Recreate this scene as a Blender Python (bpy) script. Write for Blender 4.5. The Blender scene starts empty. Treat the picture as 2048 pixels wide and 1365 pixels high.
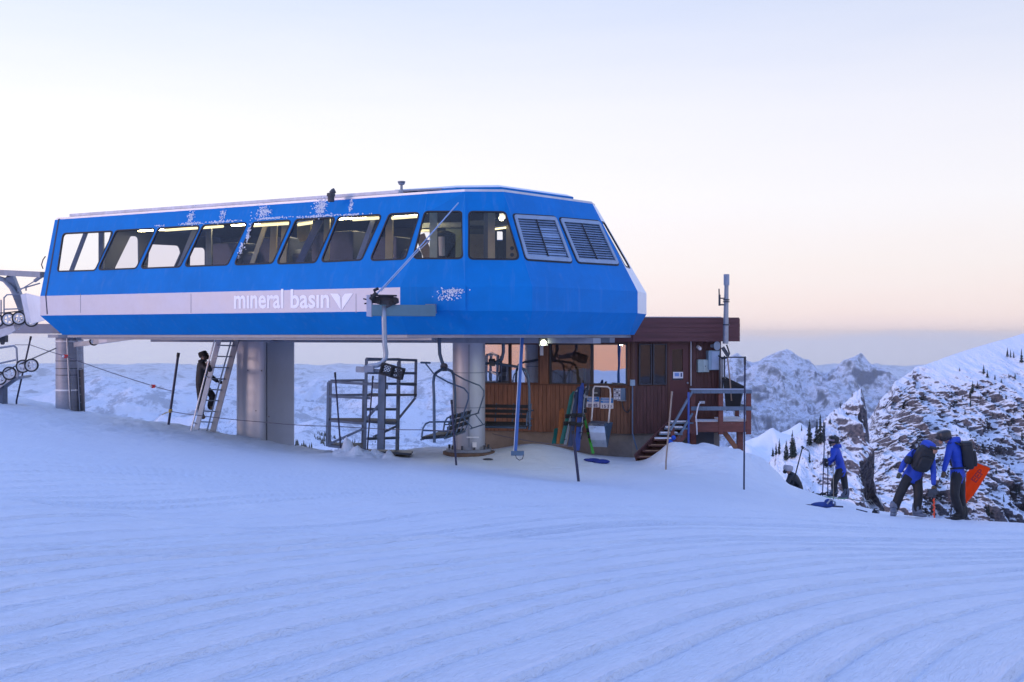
import bpy, bmesh, math, random
import numpy as np
from mathutils import Vector, Matrix
from mathutils import geometry as mgeo

random.seed(7)
SC = bpy.context.scene
COL = SC.collection
R = math.radians
F = 2400.0            # focal length in photograph pixels (2048 wide)
HZ = 672.0            # row of the true horizon in the photograph

# ------------------------------------------------------------------ camera
cam = bpy.data.objects.new('camera', bpy.data.cameras.new('camera'))
COL.objects.link(cam)
cam.location = (0, 0, 0)
cam.rotation_euler = (R(90), 0, 0)
cam.data.sensor_width = 36
cam.data.lens = F / 2048 * 36
cam.data.shift_y = -10.5 / 2048
cam.data.clip_start = 0.1
cam.data.clip_end = 60000
SC.camera = cam


def s2l(r, g, b, k=1.0):
    def f(c):
        c /= 255.0
        return c / 12.92 if c <= .04045 else ((c + .055) / 1.055) ** 2.4
    return (f(r) * k, f(g) * k, f(b) * k, 1.0)


# ------------------------------------------------------------------ sky
W = bpy.data.worlds.new('World')
SC.world = W
W.use_nodes = True
nt = W.node_tree
nt.nodes.clear()
N = nt.nodes.new
L = nt.links.new
out = N('ShaderNodeOutputWorld')
bg = N('ShaderNodeBackground')
tc = N('ShaderNodeTexCoord')
sep = N('ShaderNodeSeparateXYZ')
L(tc.outputs['Generated'], sep.inputs[0])
# thin wavy top edge of the twilight shadow band near the horizon
nz = N('ShaderNodeTexNoise')
nz.inputs['Scale'].default_value = 9
nz.inputs['Detail'].default_value = 5
mapn = N('ShaderNodeMapping')
mapn.inputs['Scale'].default_value = (1, 1, 6)
L(tc.outputs['Generated'], mapn.inputs[0])
L(mapn.outputs[0], nz.inputs['Vector'])
nm = N('ShaderNodeMath'); nm.operation = 'MULTIPLY_ADD'
L(nz.outputs[0], nm.inputs[0]); nm.inputs[1].default_value = 0.022; nm.inputs[2].default_value = -0.012
za = N('ShaderNodeMath'); za.operation = 'ADD'
L(sep.outputs[2], za.inputs[0]); L(nm.outputs[0], za.inputs[1])
zp = N('ShaderNodeMath'); zp.operation = 'MULTIPLY_ADD'; zp.use_clamp = True
L(za.outputs[0], zp.inputs[0]); zp.inputs[1].default_value = 1 / 1.1; zp.inputs[2].default_value = 0.1 / 1.1


def ramp(stops):
    r = N('ShaderNodeValToRGB')
    el = r.color_ramp.elements
    while len(el) > 1:
        el.remove(el[0])
    for i, (z, c) in enumerate(stops):
        p = (z + .1) / 1.1
        if i == 0:
            e = el[0]; e.position = p
        else:
            e = el.new(p)
        e.color = c
    L(zp.outputs[0], r.inputs[0])
    return r


UP = [(.42, s2l(164, 190, 244, 1.62)), (.65, s2l(138, 165, 230, 1.5)), (1.0, s2l(118, 150, 226, 1.54))]
front = ramp([(-.10, s2l(214, 220, 246, 1.1)), (-.014, s2l(214, 216, 243, 1.12)), (-.0022, s2l(214, 214, 240, 1.10)),
              (.0004, s2l(246, 226, 228, 1.03)), (.016, s2l(252, 234, 231, 1.03)), (.055, s2l(251, 242, 241, 1.03)),
              (.11, s2l(249, 247, 252, 1.04)), (.18, s2l(242, 243, 254, 1.02)), (.27, s2l(216, 226, 252))] + UP)
back = ramp([(-.10, s2l(255, 150, 90, 1.15)), (-.02, s2l(255, 168, 100, 1.3)), (.03, s2l(255, 186, 126, 1.15)),
             (.075, s2l(240, 205, 190, .9)), (.14, s2l(200, 205, 234, .95)), (.29, s2l(214, 222, 250))] + UP)
mr = N('ShaderNodeMapRange'); mr.interpolation_type = 'SMOOTHSTEP'
mr.inputs[1].default_value = -0.25; mr.inputs[2].default_value = 0.80
gd_ = N('ShaderNodeVectorMath'); gd_.operation = 'DOT_PRODUCT'; gd_.inputs[1].default_value = (-.72, -.69, 0)
L(tc.outputs['Generated'], gd_.inputs[0]); L(gd_.outputs['Value'], mr.inputs[0])
mx = N('ShaderNodeMixRGB')
L(mr.outputs[0], mx.inputs[0]); L(front.outputs[0], mx.inputs[1]); L(back.outputs[0], mx.inputs[2])
lr = N('ShaderNodeMapRange'); lr.interpolation_type = 'SMOOTHSTEP'
lr.inputs[1].default_value = -0.6; lr.inputs[2].default_value = 0.6
lr.inputs[3].default_value = 1.14; lr.inputs[4].default_value = 0.96
L(sep.outputs[0], lr.inputs[0])
mul = N('ShaderNodeVectorMath'); mul.operation = 'SCALE'
L(mx.outputs[0], mul.inputs[0]); L(lr.outputs[0], mul.inputs['Scale'])
# the physical sky adds its dusk blue on top
sky = N('ShaderNodeTexSky'); sky.sky_type = 'NISHITA'; sky.sun_disc = False
SUN_DIR = Vector((-.92, -.38, .11)).normalized()      # towards the glow
sky.sun_elevation = math.asin(SUN_DIR.z)
sky.sun_rotation = math.atan2(SUN_DIR.x, SUN_DIR.y)
sk = N('ShaderNodeVectorMath'); sk.operation = 'SCALE'; sk.inputs['Scale'].default_value = 0.001
L(sky.outputs[0], sk.inputs[0])
ad = N('ShaderNodeVectorMath'); ad.operation = 'ADD'
L(mul.outputs[0], ad.inputs[0]); L(sk.outputs[0], ad.inputs[1])
L(ad.outputs[0], bg.inputs[0])
bg.inputs[1].default_value = 1.0
L(bg.outputs[0], out.inputs[0])

# ------------------------------------------------------------------ the low glow behind the camera
sun = bpy.data.objects.new('sun', bpy.data.lights.new('sun', 'SUN'))
COL.objects.link(sun)
sun.data.energy = 0.9
sun.data.angle = R(12)
sun.data.color = (1.0, .70, .62)
sun.rotation_euler = (-SUN_DIR).to_track_quat('-Z', 'Y').to_euler()

SC.view_settings.view_transform = 'Standard'
SC.view_settings.look = 'None'
SC.view_settings.exposure = 0.0
SC.view_settings.gamma = 1.0
SC.view_settings.use_curve_mapping = False
SC.render.engine = 'CYCLES'
SC.cycles.use_denoising = True
SC.cycles.max_bounces = 8
SC.cycles.transparent_max_bounces = 16
SC.cycles.caustics_reflective = False
SC.cycles.caustics_refractive = False
SC.cycles.volume_bounces = 0

# ------------------------------------------------------------------ helpers
ORG = {}


def world_org(o):
    while o is not None:
        if o.name in ORG:
            return ORG[o.name]
        o = o.parent
    return Vector((0, 0, 0))


def tag(o, label=None, cat=None, group=None, kind=None):
    if label: o['label'] = label
    if cat: o['category'] = cat
    if group: o['group'] = group
    if kind: o['kind'] = kind
    return o


def thing(name, label, cat, loc=(0, 0, 0), group=None):
    o = bpy.data.objects.new(name, None)
    COL.objects.link(o)
    o.empty_display_size = .2
    o.location = loc
    ORG[o.name] = Vector(loc)
    return tag(o, label, cat, group)


def P(px, py, d):
    """the point that stands d metres in front of the camera on the sight line of a photograph pixel"""
    return Vector(((px - 1024) / F * d, d, -(py - HZ) / F * d))


def PV(px, py):
    return Vector(((px - 1024) / F, 1.0, -(py - HZ) / F))


def hit(px, py, p0, n):
    v = PV(px, py)
    t = p0.dot(n) / v.dot(n)
    return v * t


class MB:
    def __init__(self):
        self.v = []; self.f = []; self.m = []

    def add(self, vs, fs, mi=0):
        b = len(self.v)
        self.v += [Vector(x) for x in vs]
        self.f += [tuple(b + i for i in f) for f in fs]
        self.m += [mi] * len(fs)
        return self

    def box(self, c, s, rz=0.0, mi=0, M=None):
        x, y, z = s[0] / 2, s[1] / 2, s[2] / 2
        vs = [Vector((i * x, j * y, k * z)) for k in (-1, 1) for j in (-1, 1) for i in (-1, 1)]
        if M is None:
            M = Matrix.Rotation(rz, 3, 'Z')
        vs = [M @ q + Vector(c) for q in vs]
        return self.add(vs, [(0, 2, 3, 1), (4, 5, 7, 6), (0, 1, 5, 4), (2, 6, 7, 3), (0, 4, 6, 2), (1, 3, 7, 5)], mi)

    def beam(self, a, b, w, h, up=(0, 0, 1), mi=0):
        """box from a to b; w across, h along 'up'"""
        a = Vector(a); b = Vector(b)
        d = (b - a); ln = d.length
        if ln < 1e-6: return self
        d /= ln
        up = Vector(up)
        s = d.cross(up)
        if s.length < 1e-4:
            s = d.cross(Vector((1, 0, 0)))
        s.normalize()
        u = s.cross(d).normalized()
        M = Matrix((s, d, u)).transposed()
        return self.box((a + b) / 2, (w, ln, h), M=M, mi=mi)

    def tube(self, pts, r, n=8, mi=0, cap=True, r2=None):
        pts = [Vector(p) for p in pts]
        rings = []
        b0 = len(self.v)
        m = len(pts)
        prev = None
        for i, p in enumerate(pts):
            if i == 0: t = pts[1] - p
            elif i == m - 1: t = p - pts[i - 1]
            else: t = (pts[i + 1] - p).normalized() + (p - pts[i - 1]).normalized()
            t.normalize()
            if prev is None:
                a = Vector((0, 0, 1)) if abs(t.z) < .9 else Vector((1, 0, 0))
                s = t.cross(a).normalized()
            else:
                s = (prev - t * prev.dot(t)).normalized()
            prev = s
            u = t.cross(s)
            if isinstance(r, (list, tuple)): rr = r[i]
            else: rr = r if r2 is None else r + (r2 - r) * i / (m - 1)
            rings.append([p + (s * math.cos(2 * math.pi * k / n) + u * math.sin(2 * math.pi * k / n)) * rr for k in range(n)])
        vs = [q for ring in rings for q in ring]
        fs = []
        for i in range(m - 1):
            for k in range(n):
                fs.append((i * n + k, i * n + (k + 1) % n, (i + 1) * n + (k + 1) % n, (i + 1) * n + k))
        if cap:
            fs.append(tuple(range(n - 1, -1, -1)))
            fs.append(tuple((m - 1) * n + k for k in range(n)))
        return self.add(vs, fs, mi)

    def disc(self, c, axis, r, th, n=20, mi=0, rin=None):
        """wheel or washer: a cylinder of thickness th about axis"""
        a = Vector(axis).normalized()
        c = Vector(c)
        if rin is None:
            return self.tube([c - a * th / 2, c + a * th / 2], r, n, mi)
        s = a.cross(Vector((0, 0, 1)))
        if s.length < .1: s = a.cross(Vector((1, 0, 0)))
        s.normalize(); u = a.cross(s)
        vs = []
        for k in range(n):
            q = s * math.cos(2 * math.pi * k / n) + u * math.sin(2 * math.pi * k / n)
            vs += [c + q * r - a * th / 2, c + q * r + a * th / 2, c + q * rin + a * th / 2, c + q * rin - a * th / 2]
        fs = []
        for k in range(n):
            j = (k + 1) % n
            for e in range(4):
                g = (e + 1) % 4
                fs.append((k * 4 + e, j * 4 + e, j * 4 + g, k * 4 + g))
        return self.add(vs, fs, mi)

    def prism(self, poly, off, mi=0):
        """3D polygon extruded by vector off"""
        n = len(poly)
        off = Vector(off)
        vs = [Vector(p) for p in poly] + [Vector(p) + off for p in poly]
        fs = [tuple(range(n - 1, -1, -1)), tuple(range(n, 2 * n))]
        for i in range(n):
            j = (i + 1) % n
            fs.append((i, j, n + j, n + i))
        return self.add(vs, fs, mi)

    def ball(self, c, r, nu=10, nv=7, mi=0, s=(1, 1, 1), M=None):
        c = Vector(c)
        vs = []; fs = []
        for j in range(nv + 1):
            th = math.pi * j / nv
            for i in range(nu):
                ph = 2 * math.pi * i / nu
                q = Vector((math.sin(th) * math.cos(ph) * r * s[0], math.sin(th) * math.sin(ph) * r * s[1], math.cos(th) * r * s[2]))
                if M is not None: q = M @ q
                vs.append(c + q)
        for j in range(nv):
            for i in range(nu):
                a = j * nu + i; b = j * nu + (i + 1) % nu
                fs.append((a, a + nu, b + nu, b))
        return self.add(vs, fs, mi)

    def holed(self, outer, holes, off, mi=0):
        """flat plate with holes: 3D outer loop, 3D hole loops, thickness vector off"""
        loops = [[Vector(p) for p in outer]] + [[Vector(p) for p in h] for h in holes]
        tris = mgeo.tessellate_polygon(loops)
        flat = [p for l in loops for p in l]
        off = Vector(off)
        n = len(flat)
        nrm = (loops[0][1] - loops[0][0]).cross(loops[0][2] - loops[0][1])
        fs = []
        for t in tris:
            a, b, c = t
            nn = (flat[b] - flat[a]).cross(flat[c] - flat[a])
            if nn.length < 1e-10: continue
            if nn.dot(off) > 0: t = (a, c, b)
            fs.append(tuple(t)); fs.append(tuple(i + n for i in reversed(t)))
        b = 0
        for l in loops:
            k = len(l)
            for i in range(k):
                j = (i + 1) % k
                fs.append((b + i, b + j, n + b + j, n + b + i))
            b += k
        return self.add(flat + [p + off for p in flat], fs, mi)

    def build(self, name, mats, parent=None, smooth=False, autosmooth=None, bevel=0.0):
        org = world_org(parent) if parent is not None else None
        if org is None:
            org = Vector((0, 0, 0))
        me = bpy.data.meshes.new(name)
        me.from_pydata([(p - org)[:] for p in self.v], [], self.f)
        if not isinstance(mats, (list, tuple)): mats = [mats]
        for m in mats: me.materials.append(m)
        if len(mats) > 1:
            me.polygons.foreach_set('material_index', self.m)
        bm = bmesh.new(); bm.from_mesh(me)
        bmesh.ops.recalc_face_normals(bm, faces=bm.faces)
        bm.to_mesh(me); bm.free()
        if smooth or autosmooth:
            me.polygons.foreach_set('use_smooth', [True] * len(me.polygons))
            if autosmooth: me.set_sharp_from_angle(angle=R(autosmooth))
        o = bpy.data.objects.new(name, me)
        COL.objects.link(o)
        if parent is not None: o.parent = parent
        if bevel:
            md = o.modifiers.new('bevel', 'BEVEL'); md.width = bevel; md.segments = 2; md.limit_method = 'ANGLE'; md.angle_limit = R(40)
        return o


def copy_tree(o, parent=None):
    c = o.copy(); COL.objects.link(c)
    if parent is not None: c.parent = parent
    for ch in list(o.children): copy_tree(ch, c)
    return c


# ------------------------------------------------------------------ numpy noise
def _hash(ix, iy, iz, seed):
    h = (ix.astype(np.int64) * 374761393 + iy.astype(np.int64) * 668265263 + iz.astype(np.int64) * 2147483647 + seed * 974711) & 0x7fffffff
    h = ((h ^ (h >> 13)) * 1274126177) & 0x7fffffff
    h = ((h ^ (h >> 16)) * 668265263) & 0x7fffffff
    return (h ^ (h >> 15)) / float(0x7fffffff)


def vnoise(x, y, z=None, seed=0):
    x = np.asarray(x, float); y = np.asarray(y, float)
    z = np.zeros_like(x) if z is None else np.asarray(z, float)
    ix = np.floor(x); iy = np.floor(y); iz = np.floor(z)
    fx = x - ix; fy = y - iy; fz = z - iz
    u = fx * fx * fx * (fx * (fx * 6 - 15) + 10); v = fy * fy * fy * (fy * (fy * 6 - 15) + 10); w = fz * fz * fz * (fz * (fz * 6 - 15) + 10)
    r = 0
    for a in (0, 1):
        for b in (0, 1):
            for c in (0, 1):
                wgt = (u if a else 1 - u) * (v if b else 1 - v) * (w if c else 1 - w)
                r = r + wgt * _hash(ix + a, iy + b, iz + c, seed)
    return r * 2 - 1


def fbm(x, y, z=None, o=5, seed=0, gain=.5, lac=2.03):
    a = 1.0; f = 1.0; s = 0; t = 0
    for i in range(o):
        s = s + a * vnoise(np.asarray(x) * f + 17.3 * i, np.asarray(y) * f - 9.1 * i, None if z is None else np.asarray(z) * f + 3.7 * i, seed + i)
        t += a; a *= gain; f *= lac
    return s / t


def ridged(x, y, z=None, o=5, seed=0, gain=.5, lac=2.03):
    a = 1.0; f = 1.0; s = 0; t = 0
    for i in range(o):
        n = 1 - np.abs(vnoise(np.asarray(x) * f + 17.3 * i, np.asarray(y) * f - 9.1 * i, None if z is None else np.asarray(z) * f + 3.7 * i, seed + i)) * 1.6
        s = s + a * n; t += a; a *= gain; f *= lac
    return s / t


def sstep(a, b, x):
    t = np.clip((np.asarray(x, float) - a) / (b - a), 0, 1)
    return t * t * (3 - 2 * t)


def grid_mesh(name, X, Y, Z, mat, closed=False, smooth=True):
    nr, nc = X.shape
    me = bpy.data.meshes.new(name)
    co = np.stack([X, Y, Z], -1).reshape(-1, 3)
    idx = np.arange(nr * nc).reshape(nr, nc)
    if closed:
        nx = np.roll(idx, -1, axis=1)
        a, b, c, d = idx[:-1], nx[:-1], nx[1:], idx[1:]
    else:
        a, b, c, d = idx[:-1, :-1], idx[:-1, 1:], idx[1:, 1:], idx[1:, :-1]
    q = np.stack([a, b, c, d], -1).reshape(-1, 4)
    me.vertices.add(len(co)); me.vertices.foreach_set('co', co.ravel())
    me.loops.add(q.size); me.loops.foreach_set('vertex_index', q.ravel().astype(np.int32))
    me.polygons.add(len(q))
    me.polygons.foreach_set('loop_start', np.arange(0, q.size, 4, dtype=np.int32))
    me.polygons.foreach_set('loop_total', np.full(len(q), 4, dtype=np.int32))
    me.polygons.foreach_set('use_smooth', np.full(len(q), smooth, dtype=bool))
    me.update(calc_edges=True)
    me.materials.append(mat)
    o = bpy.data.objects.new(name, me)
    COL.objects.link(o)
    return o


# ------------------------------------------------------------------ materials
def new_mat(name):
    m = bpy.data.materials.new(name); m.use_nodes = True
    n = m.node_tree
    b = n.nodes['Principled BSDF']
    return m, n, b


def mat(name, col, rough=.5, metal=0.0, var=.12, scale=6.0, bump=0.0, bscale=None, spec=.5, stretch=(1, 1, 1), col2=None, thr=None):
    m, n, b = new_mat(name)
    b.inputs['Roughness'].default_value = rough
    b.inputs['Metallic'].default_value = metal
    b.inputs['Specular IOR Level'].default_value = spec
    t = n.nodes.new('ShaderNodeTexCoord'); mp = n.nodes.new('ShaderNodeMapping')
    mp.inputs['Scale'].default_value = stretch
    n.links.new(t.outputs['Object'], mp.inputs[0])
    nz = n.nodes.new('ShaderNodeTexNoise'); nz.inputs['Scale'].default_value = scale; nz.inputs['Detail'].default_value = 6
    nz.inputs['Roughness'].default_value = .65
    n.links.new(mp.outputs[0], nz.inputs['Vector'])
    r = n.nodes.new('ShaderNodeValToRGB')
    c2 = col2 if col2 else tuple(min(1, c * (1 + var)) for c in col)
    c1 = tuple(c * (1 - var) for c in col) if not col2 else col
    lo, hi = thr if thr else (.3, .7)
    r.color_ramp.elements[0].position = lo; r.color_ramp.elements[1].position = hi
    r.color_ramp.elements[0].color = (*c1, 1); r.color_ramp.elements[1].color = (*c2, 1)
    n.links.new(nz.outputs[0], r.inputs[0]); n.links.new(r.outputs[0], b.inputs['Base Color'])
    mr_ = n.nodes.new('ShaderNodeMapRange')
    mr_.inputs[3].default_value = max(0, rough - .08); mr_.inputs[4].default_value = min(1, rough + .12)
    n.links.new(nz.outputs[0], mr_.inputs[0]); n.links.new(mr_.outputs[0], b.inputs['Roughness'])
    if bump:
        bp = n.nodes.new('ShaderNodeBump'); bp.inputs['Strength'].default_value = .6; bp.inputs['Distance'].default_value = bump
        n2 = n.nodes.new('ShaderNodeTexNoise'); n2.inputs['Scale'].default_value = bscale or scale * 4; n2.inputs['Detail'].default_value = 4
        n.links.new(mp.outputs[0], n2.inputs['Vector']); n.links.new(n2.outputs[0], bp.inputs['Height'])
        n.links.new(bp.outputs[0], b.inputs['Normal'])
    return m


def glow_mat(name, col, strength):
    m, n, b = new_mat(name)
    b.inputs['Base Color'].default_value = (*col, 1)
    b.inputs['Emission Color'].default_value = (*col, 1)
    b.inputs['Emission Strength'].default_value = strength
    return m


def glass_mat(name, tint=(.8, .85, .9), refl=.25, rough=.02):
    """thin window glass: see-through mixed with a mirror layer that grows at grazing angles"""
    m = bpy.data.materials.new(name); m.use_nodes = True
    n = m.node_tree; n.nodes.clear()
    o = n.nodes.new('ShaderNodeOutputMaterial')
    tr = n.nodes.new('ShaderNodeBsdfTransparent'); tr.inputs[0].default_value = (*tint, 1)
    gl = n.nodes.new('ShaderNodeBsdfGlossy'); gl.inputs['Roughness'].default_value = rough
    gl.inputs[0].default_value = (.95, .95, .97, 1)
    lw = n.nodes.new('ShaderNodeLayerWeight'); lw.inputs[0].default_value = .5
    pw = n.nodes.new('ShaderNodeMath'); pw.operation = 'POWER'; pw.inputs[1].default_value = 5
    n.links.new(lw.outputs['Facing'], pw.inputs[0])
    ma = n.nodes.new('ShaderNodeMath'); ma.operation = 'MULTIPLY_ADD'; ma.use_clamp = True
    ma.inputs[1].default_value = .5; ma.inputs[2].default_value = refl
    n.links.new(pw.outputs[0], ma.inputs[0])
    # panes are never quite flat
    tcn = n.nodes.new('ShaderNodeTexCoord'); wn = n.nodes.new('ShaderNodeTexNoise'); wn.inputs['Scale'].default_value = 1.3
    n.links.new(tcn.outputs['Object'], wn.inputs['Vector'])
    bp = n.nodes.new('ShaderNodeBump'); bp.inputs['Strength'].default_value = .15; bp.inputs['Distance'].default_value = .01
    n.links.new(wn.outputs[0], bp.inputs['Height']); n.links.new(bp.outputs[0], gl.inputs['Normal'])
    mxs = n.nodes.new('ShaderNodeMixShader')
    n.links.new(ma.outputs[0], mxs.inputs[0]); n.links.new(tr.outputs[0], mxs.inputs[1]); n.links.new(gl.outputs[0], mxs.inputs[2])
    n.links.new(mxs.outputs[0], o.inputs[0])
    return m
# ------------------------------------------------------------------ snow
def snow_mat(name, groom=False, tint=(.84, .87, .92)):
    m, n, b = new_mat(name)
    nn = n.nodes.new; lk = n.links.new
    b.inputs['Roughness'].default_value = .55
    b.inputs['Specular IOR Level'].default_value = .3
    t = nn('ShaderNodeTexCoord')
    nz = nn('ShaderNodeTexNoise'); nz.inputs['Scale'].default_value = .9; nz.inputs['Detail'].default_value = 8; nz.inputs['Roughness'].default_value = .7
    lk(t.outputs['Object'], nz.inputs['Vector'])
    r = nn('ShaderNodeValToRGB')
    r.color_ramp.elements[0].position = .25; r.color_ramp.elements[1].position = .75
    r.color_ramp.elements[0].color = (tint[0] * .93, tint[1] * .94, tint[2] * .97, 1); r.color_ramp.elements[1].color = (*tint, 1)
    lk(nz.outputs[0], r.inputs[0]); lk(r.outputs[0], b.inputs['Base Color'])
    n1 = nn('ShaderNodeTexNoise'); n1.inputs['Scale'].default_value = 28; n1.inputs['Detail'].default_value = 5; n1.inputs['Roughness'].default_value = .75
    lk(t.outputs['Object'], n1.inputs['Vector'])
    b1 = nn('ShaderNodeBump'); b1.inputs['Strength'].default_value = .75; b1.inputs['Distance'].default_value = .028
    lk(n1.outputs[0], b1.inputs['Height'])
    last = b1
    n2 = nn('ShaderNodeTexNoise'); n2.inputs['Scale'].default_value = 3.2; n2.inputs['Detail'].default_value = 4
    lk(t.outputs['Object'], n2.inputs['Vector'])
    b2 = nn('ShaderNodeBump'); b2.inputs['Strength'].default_value = .5; b2.inputs['Distance'].default_value = .035
    lk(n2.outputs[0], b2.inputs['Height']); lk(b1.outputs[0], b2.inputs['Normal'])
    last = b2
    if groom:
        # fine corduroy left by the groomer, running along the same arcs as the big passes
        sx = nn('ShaderNodeSeparateXYZ'); cx = nn('ShaderNodeCombineXYZ')
        lk(t.outputs['Object'], sx.inputs[0]); lk(sx.outputs[0], cx.inputs[0]); lk(sx.outputs[1], cx.inputs[1])
        ds = nn('ShaderNodeVectorMath'); ds.operation = 'DISTANCE'; ds.inputs[1].default_value = (GC[0], GC[1], 0)
        lk(cx.outputs[0], ds.inputs[0])
        w = nn('ShaderNodeMath'); w.operation = 'MULTIPLY_ADD'; w.inputs[1].default_value = .12
        lk(n2.outputs[0], w.inputs[0]); lk(ds.outputs['Value'], w.inputs[2])
        # stretched streak noise: the distance across, very long along
        cb = nn('ShaderNodeCombineXYZ')
        lk(w.outputs[0], cb.inputs[0])
        an = nn('ShaderNodeVectorMath'); an.operation = 'DOT_PRODUCT'; an.inputs[1].default_value = (.62, .78, 0)
        lk(cx.outputs[0], an.inputs[0])
        sc = nn('ShaderNodeMath'); sc.operation = 'MULTIPLY'; sc.inputs[1].default_value = .05
        lk(an.outputs['Value'], sc.inputs[0]); lk(sc.outputs[0], cb.inputs[1])
        ns = nn('ShaderNodeTexNoise'); ns.inputs['Scale'].default_value = 11; ns.inputs['Detail'].default_value = 5; ns.inputs['Roughness'].default_value = .7
        lk(cb.outputs[0], ns.inputs['Vector'])
        b3 = nn('ShaderNodeBump'); b3.inputs['Strength'].default_value = .8; b3.inputs['Distance'].default_value = .085
        lk(ns.outputs[0], b3.inputs['Height']); lk(b2.outputs[0], b3.inputs['Normal'])
        last = b3
    lk(last.outputs[0], b.inputs['Normal'])
    return m


GC = (18.7, -4.1)          # centre of the groomer's turning circle
SNOW = snow_mat('groomed_snow', True)
SNOWP = snow_mat('piled_snow')

# ------------------------------------------------------------------ ground shape (thin plate through surveyed points)
CP = [(1000, 1365, 6), (1000, 1250, 7.6), (1000, 1150, 10), (1000, 1080, 12.8), (1000, 1020, 16.5), (1000, 982, 20), (1000, 956, 22.8),
      (1000, 936, 26.5), (1000, 918, 29), (1150, 925, 29.5), (1150, 962, 25.5), (1200, 908, 33), (1200, 905, 37), (1420, 915, 37),
      (700, 910, 29), (590, 899, 29.5), (450, 872, 31), (330, 850, 32.5), (140, 822, 36), (0, 797, 36), (-200, 770, 36),
      (0, 900, 20), (0, 1000, 12.6), (0, 1050, 11.4), (0, 1140, 9), (0, 1300, 6.6), (300, 930, 21), (300, 1000, 14.8), (300, 1080, 11.4), (300, 1250, 7.4), (600, 950, 21), (600, 1000, 16.5),
      (1300, 988, 22), (1300, 955, 26), (1300, 917, 31.5), (1480, 935, 30), (1550, 985, 29), (1580, 1018, 24), (1600, 985, 33), (1670, 1000, 36), (1670, 1023, 25),
      (1750, 1020, 30), (1800, 1033, 26.5), (1900, 1040, 26), (2048, 1047, 27), (2300, 1068, 27),
      (1900, 1150, 11.6), (1900, 1085, 16.2), (1900, 1055, 21), (2048, 1365, 6.2), (1600, 1250, 7.7), (1500, 1100, 12.5), (1500, 1050, 17),
      (1600, 1365, 6.1)]
_pts = [P(*c) for c in CP]
_pts += [Vector(q) for q in [(0, 0, -1.70), (0, 3, -1.71), (-4, 2, -1.72), (5, 2, -1.75), (-14, 4, -1.95), (-9, 9, -1.68), (14, 4, -2.2), (0, -6, -2.1), (-10, -8, -3.2), (-22, -6, -5.0), (-22, 10, -2.6),
                             (14, -8, -3.4), (24, 8, -4.2), (28, 20, -6), (28, 32, -8.5), (-26, 24, -2.6), (-28, 36, -2.6), (0, -25, -8), (-30, -25, -12), (30, -25, -10)]]


def tps_fit(pts, lam=.02):
    A = np.array([[p.x, p.y] for p in pts]); z = np.array([p.z for p in pts])
    n = len(A)
    d2 = ((A[:, None] - A[None]) ** 2).sum(-1)
    Kx = .5 * d2 * np.log(d2 + 1e-9) + lam * np.eye(n)
    Q = np.concatenate([np.ones((n, 1)), A], 1)
    M = np.block([[Kx, Q], [Q.T, np.zeros((3, 3))]])
    s = np.linalg.solve(M, np.concatenate([z, np.zeros(3)]))
    return A, s


TA, TS = tps_fit(_pts)
CR = np.array([(-3000, 38), (-400, 37.5), (0, 37), (140, 37), (330, 33), (450, 31.5), (590, 30), (700, 30), (800, 31), (870, 33), (950, 38), (1000, 41), (1480, 41),
               (1515, 37), (1550, 32), (1600, 33.6), (1700, 37), (1760, 33), (1830, 29.5), (1900, 28.5), (2048, 28), (2400, 28), (6000, 28)], float)


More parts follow.
